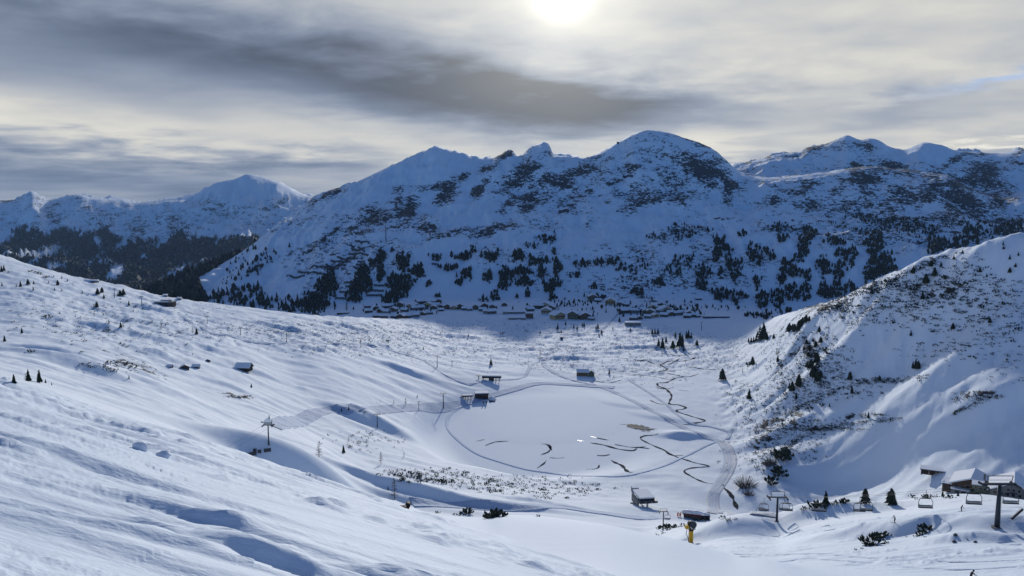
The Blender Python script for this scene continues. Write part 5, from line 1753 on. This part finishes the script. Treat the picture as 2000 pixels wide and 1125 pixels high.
# barns on the left plateau
for (px, py, wpx, al, rz, lab, wm) in [
        (473, 724, 31, 'x', -4, 'large grey hay barn with snow on its long roof, alone on the plateau', M_DARKW),
        (361, 721, 18, 'y', 24, 'dark hay hut with steep roof, left of a close pair', M_DARKW),
        (382, 719, 15, 'x', 10, 'smaller hay hut with grey roof, right of a close pair', M_GREYW),
        (330, 717, 12, 'x', 0, 'little hut almost buried in snow left of the hay huts', M_DARKW),
        (406, 706, 9, 'y', 10, 'tiny dark hut standing above the hay huts', M_DARKW)]:
    p = at(px, py)
    k = mpp(p)
    w = wpx * k / 2
    o = thing('hay_barn', lab, 'barn', (p.x, p.y, p.z), math.radians(rz))
    hh = w * (0.42 if al == 'x' else .45)
    if px == 330:
        hh *= .5
    gable(o, -w * .9, w * .9, 0, w * 1.15, -1, hh * .95, hh * .95 + w * .46, wm, al, w * .12, w * .06, M_DARKW)
    window_row(o, 1, -w * .3, w * .3, -.003, -.2, w * .25, hh * .7, M_GREYW, .06, 'door')

# long building on the left crest
p = at(319, 597)
k = mpp(p)
o = thing('crest_lodge', 'long flat lodge with dark window band on the left snow crest', 'lodge', (p.x, p.y, p.z), 0)
w = 18 * k
MB().box(-w, w, 0, 12, -2, 4.4).build('wall', M_DARKW, o)
rf = MB().box(-w - .6, w + .6, -1, 12.6, 4.405, 5.0).build('roof', M_GREYW, o)
MB().box(-w - .3, w * .55, -.7, 12.3, 5.005, 6.2).build('snow_layer', M_CAP, rf)
MB().box(-w * .4, w * .6, 3, 9, 5.0, 7.2).build('upper_storey', M_GREYW, o)
window_row(o, 10, -w + .5, w - .5, -.003, 1.6, 2.0, 1.6, M_GREYW)
for px, py, lab in ((349, 585, 'little white snow covered hut right of the long lodge'), (322, 579, 'tiny snow topped hut behind the long lodge'), (178, 551, 'low snow covered hut on the skyline of the left slope')):
    p = at(px, py)
    o = thing('snowed_hut', lab, 'hut', (p.x, p.y, p.z), .1)
    w = 3.0 if px != 178 else 9
    MB().box(-w, w, 0, 4, -1, 1.6).build('wall', M_BROWN, o)
    MB().box(-w - .3, w + .3, -.3, 4.3, 1.605, 3.4).build('snow_layer', M_CAP, o)

# little cabin by the road into the village
p = at(1097, 663)
o = thing('road_cabin', 'tiny dark square cabin beside the upper road bend', 'cabin', (p.x, p.y, p.z), 0)
MB().box(-2.8, 2.8, 0, 4, -1, 4.0).build('wall', M_JACKET, o)
rf = MB().box(-3.0, 3.0, -.3, 4.3, 4.005, 4.3).build('roof', M_STEEL, o)
MB().box(-2.9, 2.9, -.2, 4.2, 4.305, 4.9).build('snow_layer', M_CAP, rf)
window_row(o, 1, -1, 1, -.003, 1.4, 1.4, 1.2)


# ------------------------------------------------------------------ the village
def house_spec(w, dpt, hw, hr, wm, along, storeys):
    """meshes of one village house, shared by its copies"""
    tmp = link('tmp', None)
    gable(tmp, -w / 2, w / 2, 0, dpt, -4, hw, hr, wm, along, 1.3, 1.2, M_DARKW)
    for s_ in range(storeys):
        window_row(tmp, max(2, int(w / 4)), -w / 2 + .8, w / 2 - .8, -.003, 1.0 + s_ * 2.9, 1.6, 1.5, M_CREAM)
    if along == 'y':
        MB().box(-w / 2 - .4, w / 2 + .4, -1.4, -.02, hw - 2.8, hw - 2.5).box(-w / 2 - .4, w / 2 + .4, -1.4, -1.25, hw - 2.5, hw - 1.6).build('balcony', M_BROWN, tmp)
    spec = []

    def grab(o):
        return (o.name.split('.')[0], o.data, [grab(c) for c in kids_of(o)])
    for c in kids_of(tmp):
        spec.append(grab(c))
    for c in kids_of(tmp):
        for g in kids_of(c):
            bpy.data.objects.remove(g)
        bpy.data.objects.remove(c)
    bpy.data.objects.remove(tmp)
    return spec


def kids_of(o):
    return [c for c in bpy.data.objects if c.parent is o]


HS = [house_spec(16, 13, 6.5, 10.0, M_CREAM, 'y', 2), house_spec(16, 13, 6.0, 9.6, M_BROWN, 'y', 2), house_spec(20, 12, 7.5, 10.6, M_GREYW, 'x', 2),
      house_spec(18, 12, 6.0, 9.4, M_DARKW, 'x', 2), house_spec(14, 12, 8.0, 11.5, M_GREEN, 'y', 2), house_spec(16, 13, 6.2, 9.8, M_OCHRE, 'y', 2)]
SPW = [16, 16, 20, 18, 14, 16]
HN = ['cream gabled house', 'brown gabled house', 'grey long house', 'dark long house', 'greenish narrow house', 'ochre gabled house']
VIL = {
    'at the western end of the village': [(720,600,12,3),(734,604,11,1),(720,609,12,3),(741,609,11,1),(755,600,12,3),(752,611,12,2),(768,598,10,3),(766,607,12,1),(780,597,9,4)],
    'in the middle rows of the western village': [(788,607,11,3),(800,600,11,5),(806,597,10,1),(812,604,12,2),(835,598,12,5),(850,598,12,3),(846,602,10,1),(862,600,9,1),(823,602,10,3)],
    'on the highest row of the western village': [(824,592,15,3),(841,592,15,3),(856,591,12,1)],
    'in the lowest row of the western village': [(735,619,12,3),(750,620,13,2),(768,619,10,3),(782,620,12,1),(797,619,11,3),(812,618,13,2),(824,614,10,1),(840,612,10,3)],
    'along the road between the village halves': [(862,606,9,3),(874,602,13,1),(886,603,11,0),(897,602,14,1),(908,604,10,3),(918,605,9,2),(929,603,10,4),(942,606,11,3),(946,600,13,1)],
    'around the centre of the village': [(951,611,13,2),(962,601,11,1),(962,611,14,3),(985,596,9,1),(1037,606,12,3),(1051,601,17,3),(1065,601,16,0),(1075,603,12,1),(1066,611,15,0)],
    'at the lower centre of the village': [(1094,622,19,5),(1118,622,16,4),(1143,622,18,1),(1154,624,10,2)],
    'beside the wooded knoll of the village': [(1158,586,13,4),(1168,588,10,3),(1192,593,16,5),(1211,594,12,2),(1222,596,10,3)],
    'in the upper rows of the eastern village': [(1223,610,16,3),(1240,610,14,2),(1252,607,13,3),(1249,600,9,2),(1262,611,12,1),(1275,604,14,5),(1288,609,12,2),(1302,609,16,0),(1310,613,12,3)],
    'in the lower rows of the eastern village': [(1236,623,12,3),(1250,622,9,1),(1264,620,11,2),(1282,618,10,5),(1296,617,12,3),(1312,615,11,1),(1325,614,12,2),(1270,614,12,4)],
    'at the dark eastern end of the village': [(1335,613,13,3),(1347,615,13,1),(1358,617,11,3),(1365,618,8,3),(1342,619,12,3),(1352,609,9,1)],
}
for place, lst in VIL.items():
    lst = sorted(lst)
    cnt, idx = {}, {}
    for q in lst:
        cnt[q[3]] = cnt.get(q[3], 0) + 1
    for (px, py, w, kd) in lst:
        p = at(px, py + 2)
        if p is None:
            continue
        k = mpp(p)
        idx[kd] = idx.get(kd, 0) + 1
        lab = HN[kd] + ' with snowy roof ' + place if cnt[kd] == 1 else ORD[idx[kd] - 1] + ' ' + HN[kd] + ' from the left ' + place
        o = thing('village_house', lab, 'house', (p.x, p.y, p.z), random.uniform(-.6, .6), 'houses ' + place, w * k / SPW[kd] * 1.22)
        spawn(HS[kd], o)
# larger village buildings
for (px, py, wpx, h, m, lab) in [
        (1237, 637, 30, 6.5, M_STONE, 'long pale roofed building standing alone in front of the eastern village'),
        (1005, 613, 46, 4.0, M_STONE, 'very long low snow roofed hall left of the village centre'),
        (1010, 624, 34, 3.0, M_STONE, 'low snow covered hall in front of the very long hall'),
        (1034, 622, 15, 11, M_BROWN, 'tall dark brown block at the end of the long hall'),
        (669, 614, 22, 3.2, M_DARKW, 'low dark shed left of the village under the slope'),
        (1400, 621, 50, 2.6, M_STEEL, 'long low dark snow gallery right of the village'),
        (1365, 586, 12, 3.5, M_DARKW, 'small dark chalet alone above the eastern village')]:
    p = at(px, py)
    k = mpp(p)
    w = wpx * k / 2
    o = thing('village_hall', lab, 'building', (p.x, p.y, p.z), 0)
    MB().box(-w, w, 0, 14, -3, h).build('wall', m, o)
    rf = MB().box(-w - .6, w + .6, -1, 15, h + .005, h + .5).build('roof', M_DARKW, o)
    MB().box(-w - .4, w + .4, -.8, 14.8, h + .505, h + 2.0).build('snow_layer', M_CAP, rf)
    window_row(o, max(2, int(w / 3)), -w + .6, w - .6, -.003, h * .35, 2.0, h * .35, M_CREAM if h > 4 else M_DARKW)
# wooded outcrop on the plain: a squat rock with snowy ledges
p = at(1488, 665)
k = mpp(p)
b = MB()
rr = random.Random(3)
for lv in range(4):
    n = 10
    z0, z1 = lv * 4.0 - 2, lv * 4.0 + 2.6
    r = (1.0 - lv * .16) * 8.5 * k / k
    vs = []
    for z in (z0, z1):
        for j in range(n):
            a = 6.283 * j / n
            q = r * rr.uniform(.8, 1.12)
            vs.append((q * math.cos(a), 6 + q * .7 * math.sin(a), z))
    b.add(vs, [(j, (j + 1) % n, n + (j + 1) % n, n + j) for j in range(n)] + [tuple(range(n, 2 * n))])
o = thing('rock_tower', 'dark squat rock outcrop among spruces on the bright plain', 'rock', (p.x + 2, p.y, p.z))
b.build('rock', M_ROCK, o)
b = MB()
for lv in range(4):
    b.tube((0, 6, lv * 4 + 2.4), (0, 6, lv * 4 + 2.9), (1.02 - lv * .16) * 8.0, (1 - lv * .16) * 7.0, 10)
b.build('snow_ledges', M_CAP, o)


# ------------------------------------------------------------------ avalanche barriers
def barrier(p, q, h, label, group, lean=.2):
    L = (q - p).length
    n = max(2, int(L / 12))
    o = thing('avalanche_barrier', label, 'snow barrier', p, math.atan2(q.y - p.y, q.x - p.x), group)
    loc = []
    for i in range(n + 1):
        t = i / n
        v = p.lerp(q, t)
        loc.append((L * t if n else 0, 0, ground(v.x, v.y) - p.z))
    for r in range(3):
        b = MB()
        for a, c in zip(loc, loc[1:]):
            z = h * (.25 + .33 * r)
            b.tube((a[0], z * lean, a[2] + z), (c[0], z * lean, c[2] + z), h * .19, h * .19, 4)
        b.build('rail', M_STEEL, o)
    b = MB()
    for a in loc:
        b.tube((a[0], 0, a[2] - 1), (a[0], h * lean, a[2] + h), h * .07, h * .07, 4)
        b.tube((a[0], -h * .6, a[2] - 2), (a[0], h * lean * .8, a[2] + h * .8), h * .06, h * .06, 4)
    b.build('supports', M_STEEL, o)


def crk(x, y):
    return at(560 + x / 5.92, 430 + y / 5.92)


ORDL = [a for a in ORD] + ['eleventh', 'twelfth', 'thirteenth', 'fourteenth', 'fifteenth', 'sixteenth', 'seventeenth', 'eighteenth', 'nineteenth', 'twentieth', 'twenty first', 'twenty second', 'twenty third', 'twenty fourth']
for k, (x0, y0, x1, y1) in enumerate(sorted([(0,655,205,650),(130,610,250,612),(235,628,510,645),(270,570,600,572),(450,520,680,532),(510,480,740,490),(580,435,820,452),(715,402,940,417),(750,352,900,375),
                                      (820,318,900,335),(790,250,945,262),(800,525,890,520),(820,490,900,488),(665,735,790,737),(680,780,800,778),(620,842,745,850),(560,915,690,920),(1010,765,1130,768),
                                      (930,827,1120,830),(920,882,1100,882),(1540,657,1610,655),(1680,517,1745,520),(240,848,380,868),(770,550,840,575)], key=lambda q: q[1])):
    barrier(crk(x0, y0), crk(x1, y1), 6.0, ORDL[k] + ' snow barrier down from the top among the terraced rows on the slope', 'terraced snow barriers on the mountain slope')
UP = [(1250,405,1398,405,5),(1385,325,1570,325,3.4),(1565,268,1755,268,4.8),(825,558,970,558,4),(705,637,852,637,2.4),(588,738,715,738,2.6),(475,835,600,835,5),(310,965,500,960,6)]
for k, (x0, y0, x1, y1, h) in enumerate(sorted(UP, key=lambda q: q[0])):
    a, b_ = at(1060 + x0 / 10, 320 + y0 / 10), at(1060 + x1 / 10, 320 + y1 / 10)
    barrier(a, b_, h * 1.9, ORD[k] + ' from the left of the short dark snow barriers stepping up to the peak', 'snow barriers stepping up to the main peak')

# material cableway or pipe up the slope: a long straight dark line
for (a, b_, lab) in (((753, 440), (754, 477), 'straight dark pipeline running down the snowy slope'), ((677, 591), (677, 606), 'short dark pipeline above the left end of the village')):
    P = [at(a[0] + (b_[0] - a[0]) * t / 8, a[1] + (b_[1] - a[1]) * t / 8) + Vector((0, 0, 1.6)) for t in range(9)]
    tag(MB().path(P, 1.1, 5).build('pipeline', M_STEEL), lab, 'pipe')
# summit station and cross hut on the far ridge
p = at(1668, 324)
o = thing('summit_station', 'small dark lift station on the snowy shoulder of the right mountain', 'lift station', (p.x, p.y, p.z))
MB().box(-18, 16, 0, 14, -3, 10).build('wall', M_DARKW, o)
rf = MB().box(-20, 18, -2, 16, 10.01, 11.5).build('roof', M_STEEL, o)
MB().box(24, 40, 0, 10, -3, 6).build('side_wing', M_DARKW, o)
p = at(1207, 281)
o = tag(MB().box(-5, 5, -2, 2, -3, 7).box(-7, 7, -2.5, 2.5, 7.01, 8.2).build('summit_hut', M_STEEL), 'tiny dark hut on the left ridge of the main peak', 'hut')
o.location = p

# ------------------------------------------------------------------ snow guns and small things near the camera
def snow_gun(px, py, hpx, label, rz, m=M_YEL, back=0.0):
    p = at(px, py)
    if back:
        p = p + Vector((p.x, p.y, 0)).normalized() * back
        p.z = ground(p.x, p.y)
    k = mpp(p)
    h = hpx * k
    u = h / 4.4
    o = thing('snow_gun', label, 'snow gun', (p.x, p.y, p.z), rz, None, u)
    MB().box(-.33, .33, -.33, .33, -.6, 2.35).build('padded_mast', m, o)
    MB().box(-.36, .36, -.36, .36, 2.35, 2.75).build('collar', M_BLACK, o)
    b = MB().tube((-.15, 0, 2.7), (-.35, 0, 3.35), .16, .14, 8)
    b.build('swivel_arm', M_STEEL, o)
    MB().tube((.15, -.75, 3.75), (-.1, .55, 3.6), .62, .50, 16).build('fan_barrel', M_BLACK, o, True)
    MB().tube((.16, -.80, 3.755), (.15, -.74, 3.75), .68, .66, 16).build('nozzle_ring', M_STEEL, o)
    MB().box(-1.15, -.55, -.35, .35, 2.85, 3.5).build('control_box', m, o)
    MB().box(.35, .75, -.3, .3, 2.55, 3.2).build('pump_cover', M_GALV, o)
    MB().path([(-.7, 0, 2.9), (-.9, .1, 1.8), (-.5, 0, .9), (-.4, 0, 0)], .06, 5).build('hose', M_BLACK, o)
    return o


snow_gun(1349, 1060, 46, 'yellow snow gun with black fan barrel on the near snow bank', 0.15)
p = at(800, 994)
for px, hp, lab, dd in ((797, 21, 'tall hydrant post with round black head behind the near crest', 2.5), (791, 15, 'shorter orange padded post left of the round headed hydrant', 3.0)):
    p = at(px, 995)
    p = p + Vector((p.x, p.y, 0)).normalized() * dd
    p.z = ground(p.x, p.y)
    h = (995 - 975 + 8) * mpp(p) if hp > 18 else 19 * mpp(p)
    o = thing('snow_hydrant', lab, 'hydrant', (p.x, p.y, p.z - .3))
    MB().tube((0, 0, -.5), (0, 0, h * .6), .10, .10, 8).build('padded_post', M_PINK, o)
    MB().tube((0, -.25, h * .82), (0, .25, h * .82), .24 if hp > 18 else .15, .22 if hp > 18 else .14, 12).build('fan_head', M_BLACK, o)
    MB().box(-.12, .12, -.12, .12, h * .6, h * .9).build('bracket', M_BLACK, o)
p = at(786, 993)
p = p + Vector((p.x, p.y, 0)).normalized() * 3
o = MB().box(-.5, .35, -.06, .06, 0.05, .28).build('crossbar', M_PINK)
o.location = (p.x, p.y, ground(p.x, p.y) + .2)
tag(o, 'low reddish bar lying left of the two hydrants', 'bar')

for i, (px, py) in enumerate([(484, 894), (491, 892), (498, 891), (498, 885), (507, 887), (519, 885), (526, 884)]):
    p = at(px, py, 250)
    k = mpp(p)
    o = thing('snow_fence_board', ORD[i] + ' from the left of the dark tilted boards below the tall pylon', 'snow fence', (p.x, p.y, p.z), .5, 'tilted boards in a row below the tall pylon', 1.0)
    MB().box(-.7, .7, -.06, .06, .4, 1.9).build('board', M_STEEL, o)
    MB().tube((.5, .05, -.3), (.5, .3, 1.6), .06, .06, 5).build('prop', M_STEEL, o)


def lump(name, px, py, wpx, hpx, m, lab, cat, seed, snowy=False):
    p = at(px, py)
    k = mpp(p)
    r = random.Random(seed)
    bm = bmesh.new()
    bmesh.ops.create_icosphere(bm, subdivisions=3, radius=1.0)
    for v in bm.verts:
        n = fbm(np.array([v.co.x * 1.3 + seed]), np.array([v.co.y * 1.3 + v.co.z * 1.7]), 3, seed)[0]
        v.co *= 1 + .55 * n
        v.co.x *= wpx * k / 2
        v.co.y *= wpx * k / 2.4
        v.co.z *= hpx * k * .75
    me = bpy.data.meshes.new(name)
    bm.to_mesh(me)
    bm.free()
    me.materials.append(m)
    me.polygons.foreach_set('use_smooth', [True] * len(me.polygons))
    o = link(name, me, None, (p.x, p.y, p.z + hpx * k * .1))
    return tag(o, lab, cat)


lump('snow_block', 273, 878, 30, 18, M_CAP, 'large lumpy snow block on the near slope', 'snow block', 3)
lump('snow_block', 319, 890, 32, 11, M_CAP, 'flatter snow block just below the large one on the near slope', 'snow block', 8)
for i, (px, py, w, h, lab) in enumerate([(1866, 1046, 8, 5, 'upper small dark stone on the smooth mound at right'), (1864, 1059, 9, 5, 'left lower dark stone on the smooth mound at right'), (1905, 1060, 7, 5, 'right lower dark stone on the smooth mound at right'), (1889, 1053, 3, 2, 'tiny stone between the three dark stones on the mound')]):
    lump('small_stone', px, py, w, h, M_ROCK, lab, 'stone', 20 + i)
p = at(1990, 1010)
o = thing('dark_plank', 'dark padded plank sticking out of the snow at the right edge', 'plank', p, .3)
MB().tube((-2.0, 0, -.1), (1.6, .6, 1.3), .28, .28, 6).build('plank_body', M_STEEL, o)

# ------------------------------------------------------------------ skiers
def skier(px, py, hm, lab, seed, face=1, scale=1.0, bend=.35, part='ski'):
    p = at(px, py) if not isinstance(py, Vector) else py
    s_ = hm / 1.78
    # skeleton: pelvis, chest, neck, head, arms reaching forward with the poles, knees bent
    f = face
    J = {'pel': (0, 0, .92, .155), 'belly': (f * .05, 0, 1.08, .145), 'chest': (f * (.12 + .1 * bend), 0, 1.30, .175), 'neck': (f * (.20 + .2 * bend), 0, 1.49, .062), 'head': (f * (.26 + .25 * bend), 0, 1.64, .105)}
    bones = [('pel', 'belly'), ('belly', 'chest'), ('chest', 'neck'), ('neck', 'head')]
    for q in (-1, 1):
        J['sh%d' % q] = (f * .16, q * .19, 1.41, .07)
        J['el%d' % q] = (f * .34, q * .29, 1.20, .052)
        J['ha%d' % q] = (f * .62, q * .27, 1.12, .040)
        J['hip%d' % q] = (0, q * .10, .88, .11)
        J['kn%d' % q] = (f * .17, q * .13, .50, .078)
        J['an%d' % q] = (f * .0, q * .14, .10, .062)
        J['to%d' % q] = (f * .17, q * .14, .05, .05)
        bones += [('chest', 'sh%d' % q), ('sh%d' % q, 'el%d' % q), ('el%d' % q, 'ha%d' % q), ('pel', 'hip%d' % q), ('hip%d' % q, 'kn%d' % q), ('kn%d' % q, 'an%d' % q), ('an%d' % q, 'to%d' % q)]
        # five gloved fingers closed round the pole grip
        for n, (dx, dz) in enumerate(((.05, .035), (.06, .015), (.06, -.005), (.05, -.025), (.02, .045))):
            a = 'f%d%d' % (q, n)
            J[a] = (f * (.62 + dx), q * (.27 - .02 * (n == 4)), 1.12 + dz, .011)
            J[a + 'b'] = (f * (.62 + dx + .01), q * .235, 1.12 + dz - .01, .010)
            bones += [('ha%d' % q, a), (a, a + 'b')]
    names = list(J)
    me = bpy.data.meshes.new('body')
    me.from_pydata([J[n][:3] for n in names], [(names.index(a), names.index(b)) for a, b in bones], [])
    me.materials.append(M_JACKET)
    me.materials.append(M_PANTS)
    o = thing('person', lab, 'person', (p.x, p.y, p.z), 0, None, s_)
    b = link('body', me, o)
    sk = b.modifiers.new('skin', 'SKIN')
    sk.use_smooth_shade = True
    for i, n in enumerate(names):
        me.skin_vertices[0].data[i].radius = (J[n][3],) * 2
        me.skin_vertices[0].data[i].use_root = (n == 'pel')
    b.modifiers.new('sub', 'SUBSURF').levels = 1
    b.modifiers['sub'].render_levels = 1
    hx = J['head'][0]
    h = MB().tube((hx - f * .03, 0, 1.64), (hx - f * .04, 0, 1.80), .14, .07, 10)
    h.build('helmet', M_BLACK, o, True)
    g = MB().box(hx + f * .06 - .05, hx + f * .06 + .05, -.09, .09, 1.62, 1.69)
    g.build('goggles', M_GLASS, o)
    fc = MB().tube((hx + f * .085, 0, 1.57), (hx + f * .10, 0, 1.63), .05, .055, 8)
    fc.build('face', M_SKIN, o, True)
    for q in (-1, 1):
        w = MB().box(-.75, .95, q * .14 - .04, q * .14 + .04, -.02, .0) if f > 0 else MB().box(-.95, .75, q * .14 - .04, q * .14 + .04, -.02, .0)
        so = w.build('ski', M_BLACK)
        so.location = (p.x, p.y, p.z + .02)
        so.scale = (s_,) * 3
        tag(so, '%s ski under %s' % ('left' if q * f > 0 else 'right', lab), 'ski')
        po = MB().tube((f * .66, q * .27, 1.15), (f * .95 if f > 0 else -.95, q * .42, .02), .02, .012, 5).build('ski_pole', M_STEEL)
        po.location = (p.x, p.y, p.z)
        po.scale = (s_,) * 3
        tag(po, '%s pole held by %s' % ('left' if q * f > 0 else 'right', lab), 'ski pole')
    return o


# the skier cut by the bottom edge: feet stand below the frame
a, tn = az_tan(1897, 1113)
best = None
for q in range(50, 140):
    xs, ys = q * math.sin(a), q * math.cos(a)
    zg = ground(xs, ys)
    e = abs(project(xs, ys, zg + 1.78)[1] - 1113)
    if best is None or e < best[0]:
        best = (e, xs, ys, zg)
skier(0, Vector(best[1:]), 1.8, 'dark skier at the bottom edge', 1)
print('SKIER', best)
skier(1748, 1021, 1.8, 'skier on the slope under the paired chairs', 2, -1)
skier(1877, 999, 1.8, 'skier in shade below the restaurant', 3, 1)

# ------------------------------------------------------------------ the air
def haze():
    m = bpy.data.materials.new('valley_haze')
    m.use_nodes = True
    t = NT(m.node_tree)
    t.n.clear()
    out = t.new('ShaderNodeOutputMaterial')
    v = t.new('ShaderNodeVolumePrincipled')
    v.inputs['Color'].default_value = (0.45, 0.68, 1.0, 1)
    v.inputs['Density'].default_value = 2.2e-5
    v.inputs['Anisotropy'].default_value = 0.0
    t.l.new(v.outputs[0], out.inputs['Volume'])
    zmin = float(Zg.min()) - 330
    b = MB().box(-11200, 11200, -11200, 11200, zmin, float(Zg.max()) + 40)
    tag(b.build('haze', m), kind='stuff')


haze()
